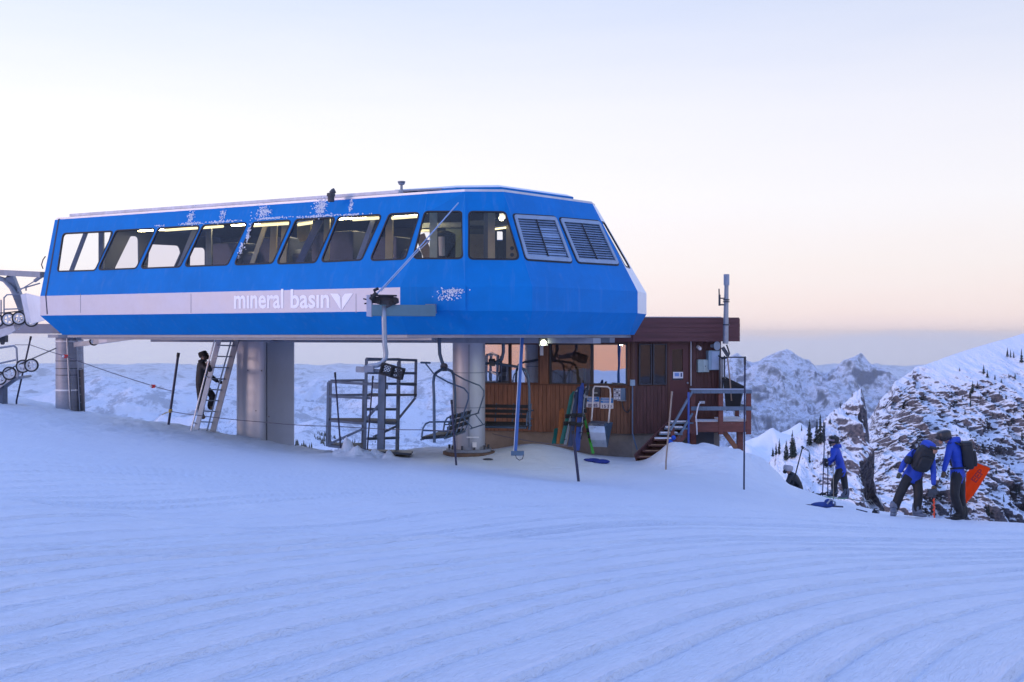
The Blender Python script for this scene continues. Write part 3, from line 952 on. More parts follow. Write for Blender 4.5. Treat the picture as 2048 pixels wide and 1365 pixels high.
# roof ridge strip, bolts and vents
rs_ = MB()
a = V3(TOP['L'], Z3) + NB * .3 + AX * .5; b_ = V3(TOP['A'], Z3) + NB * .3 - AX * .8
rs_.beam(a + Vector((0, 0, .10)), b_ + Vector((0, 0, .10)), .5, .07)
rs_.build('ridge_strip', mat('frosted_sheet', (.6, .6, .66), .6, .2, .2, 4), rf)
for k in range(8):
    p = a + (b_ - a) * (.2 + .1 * k)
    MB().tube([p + Vector((0, 0, .13)), p + Vector((0, 0, .165))], .022, 6).build('roof_bolt', DGREY, rf)
d_ = 26.9
MB().tube([P(662, 404, d_), P(662, 388, d_)], .075, 12).tube([P(662, 393, d_), P(662, 387, d_)], .095, 12).tube([P(662, 388, d_), P(666, 383, d_), P(670, 381, d_)], .06, 10).build('vent_pipe', DGREY, term)
MB().tube([P(803, 388, 26.6), P(803, 364, 26.6)], .03, 10).tube([P(803, 370, 26.6), P(803, 366, 26.6)], .06, 10, r2=.085).disc(P(803, 364, 26.6), (0, 0, 1), .085, .02).build('breather_vent', GREY, term)
hp = [P(788, 385, 26.6), P(897, 379, 26.4), P(880, 377.5, 27.6), P(790, 383, 27.6)]
MB().prism(hp, (0, 0, .035)).build('roof_hatch', GREY, term)

# windows
def louvre(poly, n, parent):
    fr = rounded(inset(poly, n, .012), .09)
    inner = inset(poly, n, .10)
    MB().holed(fr, [inner], n * .03).build('frame', mat('louvre_frame', (.28, .36, .48), .45, .3, .1, 4), parent)
    tl, tr, br, bl = inner
    sm = mat('louvre_slat', (.30, .40, .56), .4, .5, .12, 6)
    k = 15
    MB().prism([p - n * .14 for p in inner], -n * .01).build('backing', INNER, parent)
    md = MB().beam((tl + tr) / 2 + n * .02, (bl + br) / 2 + n * .02, .018, .02, up=n); md.build('mullion', DGREY, parent)
    rnd = random.Random(int(poly[0].x * 1000))
    for half in (0, 1):
        for j in range(k):
            f = (j + .5) / k
            l0 = tl + (bl - tl) * f; r0 = tr + (br - tr) * f
            mid = (l0 + r0) / 2
            s, e = (l0, mid) if half == 0 else (mid, r0)
            ax = (e - s).normalized(); dn = ax.cross(n).normalized()
            if dn.z > 0: dn = -dn
            h = (bl - tl).length / k
            op = rnd.choice([.55, .5, .6, .5, .2 if rnd.random() < .4 else .55])
            ang = op
            w = dn * math.cos(ang) + n * math.sin(ang)
            c_ = (s + e) / 2 + n * .0
            nn_ = ax.cross(w).normalized()
            MB().prism([s + ax * .012 - w * h * .55, e - ax * .012 - w * h * .55, e - ax * .012 + w * h * .55, s + ax * .012 + w * h * .55], nn_ * .006).build('slat', sm, parent)


for key, poly, n in wins:
    wroot = MB()
    outl = rounded(inset(poly, n, -.022), .12)
    inn = rounded(inset(poly, n, .014), .095)
    gk = wroot.holed([p + n * .008 for p in outl], [[p + n * .008 for p in inn]], -n * .03).build('window', BLACK, term)
    if key == 'CD':
        louvre(poly, n, gk)
    else:
        hole = rounded(inset(poly, n, .010), .10)
        pane = MB().prism([p - n * .012 for p in hole], -n * .004)
        pane.build('pane', glass_mat('sky_glass', (.9, .9, .95), .7) if key == 'DE' else GLASS if key in ('AB', 'BC', 'DE') or poly[0].x < P(230, 0, 32).x else GLASSD, gk)

# what shows through the windows: posts, braces, machinery, light tubes
ps, ns_ = PL['LA']


def inner_pt(px, py, off):
    """point on a sight line, off metres inside the long window wall"""
    return hit(px, py, ps - ns_ * off, ns_)


def post(x0, y0, x1, y1, w, off, m, name='frame_post'):
    MB().beam(inner_pt(x0, y0, off), inner_pt(x1, y1, off), w, w * .8, up=(0, 1, 0)).build(name, m, term)


NAVY = mat('navy_steel', (.10, .12, .20), .5, .2, .15, 3)
post(176, 455, 136, 560, .10, 1.0, NAVY, 'brace'); post(203, 452, 203, 560, .13, 1.4, NAVY)
post(398, 440, 350, 560, .12, .9, GREY, 'brace'); post(418, 445, 418, 560, .14, 1.3, GREY)
post(535, 440, 500, 540, .10, .7, CREAM, 'brace'); post(549, 440, 545, 540, .16, 1.5, CREAM); post(571, 440, 566, 540, .15, 1.2, CREAM)
post(655, 430, 652, 540, .14, 1.3, CREAM); post(640, 440, 590, 545, .16, .8, NAVY, 'brace')
post(752, 425, 712, 535, .10, .6, GREY, 'brace'); post(779, 425, 778, 535, .17, 1.4, CREAM)
MB().prism([inner_pt(594, 440, 2.2), inner_pt(622, 438, 2.2), inner_pt(620, 478, 2.2), inner_pt(600, 484, 2.2), inner_pt(594, 475, 2.2)], NB * .05).build('notice_board', mat('yellow_board', (.62, .52, .22), .6), term)
TUBE = glow_mat('lit_tube', (1.0, .86, .42), 1.9)
LAMP = glow_mat('ceiling_lamp_glow', (1.0, .82, .40), 55)
for k in range(6):
    q = V3((-12.2 + .87 * 2.1 * k, 40.6 - .493 * 2.1 * k), Z3 - .14)
    lf = MB().beam(q - AX * .5, q + AX * .5, .22, .05).build('ceiling_light', WHITE, term)
    MB().beam(q - AX * .45 - Vector((0, 0, .04)), q + AX * .45 - Vector((0, 0, .04)), .12, .02).build('tube', LAMP, lf)
for (x0, y0, x1, y1) in [(331, 461, 400, 456), (405, 456, 446, 453), (508, 452, 583, 447), (596, 450, 624, 446), (706, 440, 764, 436), (784, 437, 838, 433)]:
    a = inner_pt(x0, y0, .45); b_ = inner_pt(x1, y1, .45)
    fx = MB().beam(a + Vector((0, 0, .06)), b_ + Vector((0, 0, .06)), .12, .03).build('light_fitting', WHITE, term)
    MB().tube([a, b_], .032, 8).build('tube', TUBE, fx)
# drive machinery: gearbox, motors, cabinets, the bullwheel over the floor
ctr = V3((-4.2, 36.6), 0)
mc = MB()
for (px, py0, py1, off, w, h) in [(470, 500, 545, 2.2, .9, .7), (565, 490, 545, 2.6, 1.0, .8), (690, 480, 545, 2.4, 1.3, .9), (780, 490, 545, 2.2, .9, .7)]:
    p = inner_pt(px, py1, off)
    q = inner_pt(px, py0, off)
    c_ = (p + q) / 2
    o = MB().box(c_, (w, w * .8, q.z - p.z + .3), rz=R(-29.5)).tube([c_ + AX * w * .5, c_ + AX * (w * .5 + .35)], .22, 14)
    o.build('gearbox', NAVY, term, bevel=.03)
MB().disc(ctr + Vector((0, 0, .75)), (0, 0, 1), 2.2, .16, 40, rin=1.9).disc(ctr + Vector((0, 0, .75)), (0, 0, 1), .35, .5, 20).beam(ctr + Vector((-2, 0, .75)), ctr + Vector((2, 0, .75)), .14, .14).beam(ctr + Vector((0, -2, .75)), ctr + Vector((0, 2, .75)), .14, .14).build('bullwheel', DGREY, term)
# nose room
def nz_pt(px, py, d): return P(px, py, d * KS)
MB().beam(nz_pt(867, 420, 33.2), nz_pt(867, 530, 33.2), .17, .12, up=(0, 1, 0)).build('frame_post', mat('pale_green_post', (.45, .52, .42), .5), term)
MB().beam(nz_pt(840, 470, 34), nz_pt(862, 530, 34), .22, .1, up=(0, 1, 0)).build('brace', mat('timber_brace', (.42, .28, .15), .6), term)
MB().tube([nz_pt(889, 462, 34.5), nz_pt(889, 468, 34.5), nz_pt(889, 525, 34.5)], [.10, .26, .26], 16).build('motor', BLACK, term, autosmooth=40)
MB().tube([nz_pt(883, 474, 33.9), nz_pt(884, 512, 33.9)], .075, 10).build('motor_highlight', WHITE, term)  # white tube standing in for the highlight on the dark motor
MB().box(nz_pt(914, 494, 36.5), (.55, .3, 1.1)).build('control_cabinet', mat('green_cabinet', (.22, .28, .27), .5), term)
MB().beam(nz_pt(983, 420, 33), nz_pt(983, 530, 33), .16, .12, up=(0, 1, 0)).build('frame_post', CREAM, term)
MB().beam(nz_pt(974, 420, 35), nz_pt(974, 530, 35), .16, .12, up=(0, 1, 0)).build('frame_post', GREY, term)
MB().box(nz_pt(952, 505, 35.5), (.45, .3, .85)).build('control_cabinet', mat('tan_cabinet', (.35, .32, .22), .5), term)
MB().box(nz_pt(957, 500, 37.5), (.95, .2, 1.05)).build('control_cabinet', mat('dark_cabinet', (.13, .15, .15), .5), term)
pl_ = MB().box(nz_pt(1027, 503, 34), (.34, .12, 1.2)).build('bracket_plate', CREAM, term)
for yy in (497, 510): MB().disc(nz_pt(1024, yy, 33.85), (0, 1, 0), .045, .02, 14).build('knob', BLACK, pl_)
for (x0, x1, y) in [(838, 928, 452), (937, 1030, 447)]:
    MB().beam(nz_pt(x0, y, 36.4), nz_pt(x1, y - 2, 36.2), .1, .12).build('rail', GREY, term)
fx = MB().beam(nz_pt(982, 456, 35), nz_pt(1012, 452, 35), .1, .05).build('light_fitting', WHITE, term)
MB().tube([nz_pt(982, 459, 35), nz_pt(1012, 455, 35)], .03, 8).build('tube', glow_mat('lit_tube_small', (1.0, .86, .42), 2.5), fx)
fx = MB().box(nz_pt(1005, 433, 34), (.14, .1, .12)).build('light_fitting', WHITE, term)
MB().ball(nz_pt(1003, 437, 33.8), .06).build('bulb', glow_mat('lit_bulb', (1.0, .9, .6), 12), fx)
# person inside by the window
for (x0, y0, x1, y1, m) in [(840, 462, 862, 462, WHITE)]:
    MB().beam(nz_pt(x0, y0, 36), nz_pt(x1, y1, 36), .09, .06).build('rail', m, term)

# lettering on the band
pb, nbv = PL['LA1']


def text_on(body, xl, xr, yb, yt, name, m, parent, p0, n, off=.006, font_scale=None):
    cu = bpy.data.curves.new('lettering', 'FONT'); cu.body = body; cu.resolution_u = 3; cu.offset = .022
    tmp = bpy.data.objects.new('lettering', cu); COL.objects.link(tmp)
    dg = bpy.context.evaluated_depsgraph_get()
    me = tmp.evaluated_get(dg).to_mesh()
    vs_ = [v.co.copy() for v in me.vertices]; fs_ = [tuple(p.vertices) for p in me.polygons]
    tmp.evaluated_get(dg).to_mesh_clear()
    bpy.data.objects.remove(tmp); bpy.data.curves.remove(cu)
    x0 = min(v.x for v in vs_); x1 = max(v.x for v in vs_); y1 = max(v.y for v in vs_)
    a_ = hit(xl, yb[0], p0, n); b2 = hit(xr, yb[1], p0, n); c2 = hit(xl, yt, p0, n)
    ex = (b2 - a_) / (x1 - x0); ey = (c2 - a_) / y1
    mb = MB()
    base = [a_ + ex * (v.x - x0) + ey * v.y + n * off for v in vs_]
    mb.add(base, fs_)
    return mb.build(name, m, parent)


LETT = mat('white_lettering', (.90, .90, .93), .4, 0, .04, 5)
lt = text_on('m\u0131neral', 468.5, 567, (616.5, 615.8), 580, 'lettering', LETT, term, pb, nbv)
text_on('bas\u0131n', 581.6, 659, (615.8, 615.2), 579, 'lettering', LETT, term, pb, nbv)
for wing in ([(661, 587.4), (676, 588), (681, 594), (682.2, 620.5)], [(684, 620.5), (685, 595), (690, 588), (706.5, 587)]):
    q = [hit(x, y, pb, nbv) + nbv * .005 for x, y in wing]
    MB().prism(q, nbv * .003).build('logo_wing', LETT, term)
# joints between the band sheets
for px in (161, 382, 712):
    a = hit(px, 588, pb, nbv); b_ = hit(px, 626, pb, nbv)
    MB().beam(a + nbv * .002, b_ + nbv * .002, .012, .006, up=nbv).build('sheet_joint', GREY, term)

# rime frost stuck above the windows and on the nose hatch
def frost(key, spots, seed):
    p0, n = PL[key]
    u, v = basis(n)
    rnd = random.Random(seed)
    mb = MB()
    for (px, py, sx, sy, cnt) in spots:
        c = hit(px, py, p0, n)
        for _ in range(int(cnt * 2.3)):
            q = c + u * rnd.gauss(0, sx) + v * rnd.gauss(0, sy)
            r = rnd.uniform(.005, .019)
            k = rnd.randint(5, 7)
            a0 = rnd.random() * 6
            pts = [q + (u * math.cos(a0 + 6.283 * i / k) + v * math.sin(a0 + 6.283 * i / k) * rnd.uniform(.6, 1.5)) * r * rnd.uniform(.5, 1.2) for i in range(k)]
            mb.prism([x + n * .001 for x in pts], n * .012)
    o = mb.build('rime_frost', FROST, term)
    o['kind'] = 'stuff'


frost('LA', [(383, 434, .05, .10, 40), (385, 448, .22, .015, 40), (446, 430, .05, .08, 26), (445, 444, .25, .015, 40), (528, 425, .12, .07, 70), (545, 437, .32, .014, 50), (642, 415, .09, .10, 110), (638, 433, .35, .014, 50),
             (702, 412, .02, .08, 22), (705, 430, .2, .012, 24), (482, 500, .03, .10, 26), (497, 470, .03, .12, 36), (320, 452, .1, .01, 10)], 5)
hpanel = [hit(863, 574, *PL['AB1']), hit(932, 573, *PL['AB1']), hit(932, 622, *PL['AB1']), hit(863, 622, *PL['AB1'])]
MB().prism([q + PL['AB1'][1] * .004 for q in hpanel], PL['AB1'][1] * .02).build('access_panel', BLUE, term, bevel=.006)
PL['hp'] = (hpanel[0] + PL['AB1'][1] * .026, PL['AB1'][1])
frost('hp', [(908, 583, .13, .03, 55), (895, 594, .13, .05, 22)], 6)
PL.pop('hp')
# seams on the nose
for (x0, y0, x1, y1, key) in [(865, 578, 1275, 578, 'CD')]:
    pass
# girders below the floor
gd = MB()
a = V3(BOT['L'], Z0) + NB * .25; b_ = V3(BOT['A'], Z0) + NB * .25
gd.beam(a + AX * .5 + Vector((0, 0, -.075)), b_ + AX * .5 + Vector((0, 0, -.075)), .12, .09)
gd.build('girder', GREY, term)
MB().beam(a + NB * 3 + Vector((0, 0, -.14)), b_ + NB * 3 + AX * 3 + Vector((0, 0, -.14)), .4, .12).build('girder', GREY, term)
MB().beam(a + NB * 6 + Vector((0, 0, -.14)), b_ + NB * 6 + AX * 2 + Vector((0, 0, -.14)), .3, .12).build('girder', GREY, term)
for px in (361, 473, 520, 632, 690):
    q = hit(px, 673, a, NB)
    MB().box(q + Vector((0, 0, -.02)), (.06, .06, .05)).build('bolt', DGREY, term)

# columns
COLM = mat('column_steel', (.46, .48, .54), .48, .4, .10, .8, .006, 6)
ca = Vector((-6.72, 32.75, 0))
def rrect(c, sx, sy, r, rz, k=6):
    pts = []
    for (ix, iy, a0) in ((1, 1, 0), (-1, 1, 90), (-1, -1, 180), (1, -1, 270)):
        for j in range(k + 1):
            a_ = R(a0 + 90 * j / k)
            pts.append(Vector((ix * (sx / 2 - r) + r * math.cos(a_), iy * (sy / 2 - r) + r * math.sin(a_), 0)))
    Mz = Matrix.Rotation(rz, 3, 'Z')
    return [Mz @ p + Vector(c) for p in pts]


main_c = MB().prism(rrect(ca + Vector((0, 0, -5)), 1.02, 1.38, .16, R(-29.5)), (0, 0, 4.92)).build('support_column', COLM, term, autosmooth=50)
q = ca - AX * -.515 - NB * .55
MB().beam(Vector((q.x, q.y, -5)), Vector((q.x, q.y, -.12)), .02, .012, up=NB).build('seam_cover', DGREY, main_c)
for (px, py) in [(496, 741), (523, 742), (538, 834), (512, 822)]:
    fc = ca - NB * .69
    h_ = hit(px, py, fc, NB)
    MB().disc(h_, NB, .016, .02, 8).build('bolt_head', DGREY, main_c)
MB().beam(Vector((ca.x, ca.y, -.12)) - AX * .9, Vector((ca.x, ca.y, -.12)) + AX * .9, 1.7, .07).build('head_plate', GREY, main_c)
cc = Vector((-1.06, 29.5, 0))
cen_c = MB().tube([cc + Vector((0, 0, -3.35)), cc + Vector((0, 0, -.10))], .40, 40).build('support_column', COLM, term, autosmooth=40)
fl = MB().disc(cc + Vector((0, 0, -2.80)), (0, 0, 1), .56, .07, 32).disc(cc + Vector((0, 0, -2.93)), (0, 0, 1), .64, .18, 32, mi=1).build('base_flange', [GREY, mat('rusty_footing', (.16, .10, .07), .8, 0, .3, 6)], cen_c)
for k in range(10):
    a_ = 2 * math.pi * k / 10
    q = cc + Vector((.48 * math.cos(a_), .48 * math.sin(a_), -2.73))
    MB().tube([q - Vector((0, 0, .05)), q + Vector((0, 0, .06))], .03, 6).build('anchor_bolt', DGREY, fl)
for zz in (-.9, -1.75):
    MB().disc(cc + Vector((0, 0, zz)), (0, 0, 1), .404, .025, 40, rin=.39).build('band_ring', GREY, cen_c)
q = P(938, 700, 29.0)
MB().beam(P(938, 690, 29.08), P(938, 895, 29.08), .03, .02, up=(0, 1, 0)).build('conduit', GREY, cen_c)
MB().beam(P(933, 875, 29.0), P(958, 875, 29.0), .03, .03).box(P(949, 890, 29.02), (.10, .06, .12)).build('bracket', WHITE, cen_c)
# left column with its cage ladder
cl = P(139, HZ, 36.6)
LCOL = mat('weathered_column', (.30, .31, .36), .5, .35, .16, 2, .004, 9, stretch=(1, 1, 3))
lc = MB().tube([cl + Vector((0, 0, -3.0)), cl + Vector((0, 0, -.02))], .40, 36).build('support_column', LCOL, term, autosmooth=40)
for y_ in (683, 780):
    z_ = P(0, y_, 36.6).z
    MB().disc(cl + Vector((0, 0, z_)), (0, 0, 1), .412, .05, 36, rin=.39).build('band_ring', WHITE, lc)
for y_ in (722, 737, 750):
    z_ = P(0, y_, 36.6).z
    MB().disc(cl + Vector((0, 0, z_)), (0, 0, 1), .406, .02, 36, rin=.39).build('band_ring', DGREY, lc)
MB().tube([P(134, 668, 36.15), P(141, 820, 36.15)], .03, 8).build('conduit', GALV, lc)
MB().disc(cl + Vector((0, 0, -.01)), (0, 0, 1), .62, .10, 30).build('head_plate', GREY, lc)
ld = MB()
ld.beam(P(153, 664, 36.3), P(160, 822, 36.3), .035, .05, up=(0, 1, 0)); ld.beam(P(164, 664, 36.2), P(169, 824, 36.2), .035, .05, up=(0, 1, 0))
lad = ld.build('ladder', GREY, lc)
for k in range(8):
    y_ = 690 + k * 16.5; x_ = 153 + 7 * (y_ - 664) / 158
    MB().tube([P(x_, y_, 36.3), P(x_ + 11, y_, 36.2)], .014, 6).build('rung', GALV, lad)
MB().prism([P(149, 741, 36.45), P(166, 739, 36.15), P(169, 822, 36.15), P(152, 824, 36.45)], (0, .03, 0)).build('ladder_guard', DGREY, lad)
# the arm that carries the chair rail out at the nose
rb = MB().beam(P(741, 621, 24.7), P(868, 622, 25.2), .24, .235).build('chair_rail', mat('teal_steel', (.12, .22, .27), .5, .2, .12, 3), term, bevel=.01)
MB().prism([P(733, 590, 24.6), P(743, 591, 24.6), P(743, 634, 24.6), P(733, 633, 24.6)], (0, .22, 0)).build('end_plate', mat('lilac_plate', (.42, .44, .55), .5, .1), rb)
MB().beam(P(860, 618, 25.2), P(872, 618, 25.8), .2, .2).build('rail_bracket', GREY, rb)

# ------------------------------------------------------------------ left end: rope guides
fr = thing('rope_guide_frame', 'grey steel frame and beam reaching left off the blue terminal end', 'steel frame', P(40, HZ, 37))
MB().beam(P(128, 658, 36.6), P(-90, 658, 40.5), .34, .30).build('lower_beam', mat('slate_beam', (.16, .18, .24), .5, .25, .12, 3), fr)
MB().beam(P(88, 550, 33.2), P(-90, 541, 37.5), .22, .16).build('upper_beam', GREY, fr)
MB().beam(P(20, 552, 35), P(50, 628, 35.5), .22, .2, up=(0, 1, 0)).tube([P(-6, 556, 35), P(8, 560, 35), P(22, 575, 35), P(30, 590, 35)], .07, 8).build('leg', GREY, fr)
gp = MB().prism([P(41, 590, 34.6), P(51, 587, 34.3), P(63, 648, 34.3), P(52, 643, 34.6)], (.03, .05, 0))
gp.build('guard_edge', mat('pale_guard', (.62, .66, .74), .45, .1), fr)
MB().prism([P(51, 587, 34.3), P(83, 595, 32.6), P(90, 640, 32.6), P(63, 648, 34.3)], (.02, .05, 0)).build('guard_panel', WHITE, fr)
for pts in ([(8, 635), (8, 596), (14, 590), (42, 589)], [(8, 619), (40, 618)], [(2, 640), (2, 600)], [(35, 580), (80, 567)], [(52, 582), (52, 572)]):
    MB().tube([P(x, y, 34.8) for x, y in pts], .022, 6).build('handrail', GREY, fr)
MB().tube([P(36, 583, 34.2), P(70, 562, 33.8)], .016, 6).tube([P(70, 562, 33.8), P(83, 553, 33.6)], .05, 8).build('strut', GREY, fr)
MB().tube([P(86, 538, 32.4), P(83, 530, 32.4), P(86, 520, 32.4), P(91, 513, 32.4)], .015, 6).build('cable_loop', DGREY, fr)


def sheaves(name, label, pts, d, wheel_r, base_fn):
    t = thing(name, label, 'pulley assembly', P(pts[0][0], HZ, d))
    for (px, py) in pts:
        c = P(px, py, d)
        w = MB().disc(c, (.25, -1, 0), wheel_r, .10, 26, rin=wheel_r * .80).build('sheave_wheel', BLACK, t)
        MB().disc(c, (.25, -1, 0), wheel_r * .80, .07, 24, rin=wheel_r * .58).disc(c, (.25, -1, 0), wheel_r * .26, .14, 16).build('rim', WHITE, w)
        sp = MB()
        for k in range(5):
            a_ = 2 * math.pi * k / 5 + px
            sp.beam(c + Vector((math.cos(a_), 0, math.sin(a_))) * wheel_r * .2, c + Vector((math.cos(a_), .0, math.sin(a_))) * wheel_r * .62, .03, .045, up=(0, 1, 0))
        sp.build('spokes', WHITE, w)
    base_fn(t)
    return t


def b1(t):
    MB().prism([P(-40, 672, 34.7), P(10, 656, 34.7), P(28, 652, 34.7), P(30, 661, 34.7), P(20, 668, 34.7), P(-40, 690, 34.7)], (0, .06, 0)).build('side_plate', mat('pale_steel', (.58, .58, .62), .45, .3), t)
    MB().tube([P(-30, 628, 34.8), P(12, 626, 34.8), P(46, 622, 34.8)], .02, 6).build('haul_rope', DGREY, t)
    MB().prism([P(28, 650, 34.9), P(52, 632, 34.9), P(55, 643, 34.9), P(36, 660, 34.9)], (0, .05, 0)).build('side_plate', mat('pale_steel_b', (.55, .55, .6), .45, .3), t)
    MB().box(P(6, 678, 35), (.22, .2, .2)).disc(P(5, 686, 34.9), (0, 1, 0), .06, .05).build('bracket', DGREY, t)


sheaves('sheave_assembly', 'upper row of white rimmed rope pulleys beside the blue end panel', [(-6, 642), (17, 639), (38, 637), (63, 641)], 34.8, .195, b1)


def b2(t):
    MB().prism([P(-30, 782, 33), P(36, 744, 33), P(46, 726, 33), P(58, 722, 33), P(60, 740, 33), P(40, 748, 33), P(-30, 796, 33)], (0, .07, 0)).build('side_plate', mat('pale_steel_c', (.5, .5, .56), .45, .3), t)
    MB().beam(P(-40, 772, 33.3), P(56, 753, 33.3), .5, .06).build('platform', GREY, t)
    MB().prism([P(5, 760, 33.3), P(40, 755, 33.3), P(12, 776, 33.3), P(5, 776, 33.3)], (0, .1, 0)).build('gusset', GREY, t)
    MB().beam(P(-2, 762, 33.4), Vector((P(-2, 0, 33.4).x, 33.4, gz(P(-2, 0, 33.4).x, 33.4) - .2)), .34, .34, up=(0, 1, 0)).build('post', mat('blue_grey_post', (.10, .14, .22), .5, .2), t)
    MB().tube([P(-40, 708, 33), P(0, 696, 33), P(28, 692, 33), P(33, 697, 33), P(36, 756, 33)], .03, 8).tube([P(-40, 734, 33), P(0, 727, 33), P(33, 720, 33)], .025, 8).build('handrail', GREY, t)
    MB().tube([P(-40, 772, 32.95), P(8, 745, 32.95), P(32, 732, 32.95), P(62, 719, 33), P(112, 697, 35.8)], .018, 6).build('haul_rope', DGREY, t)


sheaves('sheave_assembly', 'lower slanting row of rope pulleys on a small platform at far left', [(63, 731), (46, 733), (19, 747), (0, 757)], 33, .185, b2)
gt = thing('guide_sheave', 'single small pulley on a thin rail under the terminal floor', 'pulley', P(190, 684, 35))
w = MB().disc(P(188, 683, 35), (.25, -1, 0), .13, .09, 22, rin=.09).build('sheave_wheel', BLACK, gt)
MB().disc(P(188, 683, 35), (.25, -1, 0), .09, .07, 20, rin=.03).build('rim', WHITE, w)
MB().beam(P(150, 690, 35.6), P(292, 671, 33.5), .10, .14).build('arm', GALV, gt)
MB().beam(P(200, 683, 34.8), P(250, 676, 34.2), .12, .16).build('housing', mat('pale_steel_d', (.5, .5, .55), .45, .3), gt, bevel=.02)
# ------------------------------------------------------------------ operator hut
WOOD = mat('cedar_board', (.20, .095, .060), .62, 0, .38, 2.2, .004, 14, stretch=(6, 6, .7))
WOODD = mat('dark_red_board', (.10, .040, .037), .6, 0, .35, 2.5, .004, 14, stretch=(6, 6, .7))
FASC = mat('fascia_board', (.12, .040, .042), .55, 0, .28, 1.2, .004, 10, stretch=(.6, 1, 9))
CONC = mat('concrete', (.24, .21, .19), .85, 0, .22, 2.5, .006, 12)
TRIM = mat('brown_trim', (.11, .045, .030), .55, 0, .2, 4)
HGLASS = glass_mat('hut_glass', (.55, .55, .58), .62, .01)
HGLASSD = glass_mat('hut_dark_glass', (.75, .75, .78), .045, .01)
HGLASS2 = glass_mat('hut_side_glass', (.5, .5, .55), .05, .01)
hut = thing('operator_hut', 'red brown wooden lift hut with big windows beside the blue terminal', 'hut', (3.16, 31.5, -2.6))
C0 = Vector((3.16, 31.5, 0))
fd = Vector((-.957, .29, 0)).normalized()       # along the front wall, to the left
rd_ = Vector((.985, .174, 0)).normalized()      # along the right wall
fn = Vector((fd.y, -fd.x, 0));  fn = fn if fn.y < 0 else -fn
rn = Vector((rd_.y, -rd_.x, 0)); rn = rn if rn.y < 0 else -rn
LF, LR = 4.6, 2.41
ZT, ZF, ZWT, ZWB, ZB = .46, -.15, -.21, -1.29, -2.57


def fx(px):      # distance along the front wall for a sight line
    h = hit(px, 700, C0, fn); return (h - C0).dot(fd)


def rx(px):
    h = hit(px, 700, C0, rn); return (h - C0).dot(rd_)


def wz(y, d=31.6): return -(y - HZ) / F * d


def wall_box(mb, org, dr, nr, a, b, z0, z1, t0, t1, mi=0):
    """box on a wall: from a to b along it, z0..z1, from t0 to t1 outwards"""
    p = [org + dr * a + nr * t0, org + dr * b + nr * t0, org + dr * b + nr * t1, org + dr * a + nr * t1]
    return mb.prism([Vector((q.x, q.y, z0)) for q in p], (0, 0, z1 - z0), mi)


def wb(org, dr, nr, a, b, z0, z1, t0, t1, name, m, parent, bevel=0):
    return wall_box(MB(), org, dr, nr, a, b, z0, z1, t0, t1).build(name, m, parent, bevel=bevel)


# concrete base and the dark body behind the boards
bk = [C0, C0 + fd * LF, C0 + fd * LF - fn * 3.2, C0 + rd_ * LR - rn * 3.0 , C0 + rd_ * LR]
def sh(p, z): return Vector((p.x, p.y, z))
MB().prism([sh(p - (fn + rn) * .06, -4.6) for p in bk], (0, 0, 4.6 + ZB - .002)).build('foundation', CONC, hut)
rnd = random.Random(3)
# vertical boards under the front windows
x = .015; k = 0
wall_f = wb(C0, fd, fn, 0, LF, ZB, ZWB - .04, -.12, -.03, 'wall', TRIM, hut)
while x < LF - .05:
    w = rnd.uniform(.095, .125)
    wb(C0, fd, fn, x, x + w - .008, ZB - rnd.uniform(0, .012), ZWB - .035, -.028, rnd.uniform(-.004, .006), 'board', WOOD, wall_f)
    x += w
wall_r = wb(C0, rd_, rn, 0, LR, ZB, ZF + .02, -.14, -.05, 'wall', TRIM, hut)
x = .03
while x < LR - .02:
    w = rnd.uniform(.085, .11); b_ = min(x + w - .006, LR)
    c_ = x + w / 2
    top = ZF
    segs = [(ZB - rnd.uniform(0, .01), top)]
    if rx(1277) - .03 < c_ < rx(1334): segs = [(ZB, ZWB - .03), (ZWT + .01, top)]
    if rx(1336) < c_ < rx(1381): segs = []
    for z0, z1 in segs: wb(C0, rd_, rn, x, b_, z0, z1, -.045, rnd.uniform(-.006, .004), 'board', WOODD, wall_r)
    x += w
# corner posts
MB().tube([sh(C0, ZB), sh(C0, ZF)], .075, 8).build('corner_post', TRIM, hut)
wb(C0, fd, fn, .02, .10, ZB, ZF, .0, .035, 'corner_board', WOOD, hut)
wb(C0, rd_, rn, .02, .09, ZB, ZF, .0, .03, 'corner_board', WOODD, hut)
wb(C0, rd_, rn, LR - .06, LR + .02, ZB, ZF, -.1, .03, 'corner_board', WOODD, hut)
# front windows
wb(C0, fd, fn, 0, LF, ZWT, ZF, -.1, .02, 'header', TRIM, hut)
wb(C0, fd, fn, 0, LF, ZWB - .035, ZWB, -.1, .045, 'sill', TRIM, hut)
fw = [(fx(1254), fx(1184)), (fx(1183.4), fx(1099)), (fx(1079), fx(1020)), (fx(1019), fx(948))]
for i, (a, b_) in enumerate(fw):
    fr_ = MB()
    for (s, e, z0, z1) in ((a, a + .035, ZWB, ZWT), (b_ - .035, b_, ZWB, ZWT), (a + .035, b_ - .035, ZWB, ZWB + .03), (a + .035, b_ - .035, ZWT - .03, ZWT)):
        wall_box(fr_, C0, fd, fn, s, e, z0, z1, -.06, .012 - .004 * i)
    wn = fr_.build('window', DGREY if i != 2 else TRIM, hut)
    wb(C0, fd, fn, a + .035, b_ - .035, ZWB + .03, ZWT - .03, -.030, -.024, 'pane', HGLASSD if i == 1 else HGLASS, wn)
for (a, b_) in ((fx(1097.5), fx(1080)), (fx(1263), fx(1255))):
    wb(C0, fd, fn, a, b_, ZWB, ZWT, -.1, .02, 'post', WOOD, hut)
MB().beam(sh(C0 + fd * fx(1084.5) + fn * .06, wz(690)), sh(C0 + fd * fx(1084.5) + fn * .06, wz(712)), .09, .06, up=(0, 1, 0)).build('lamp_post_cap', WHITE, hut)
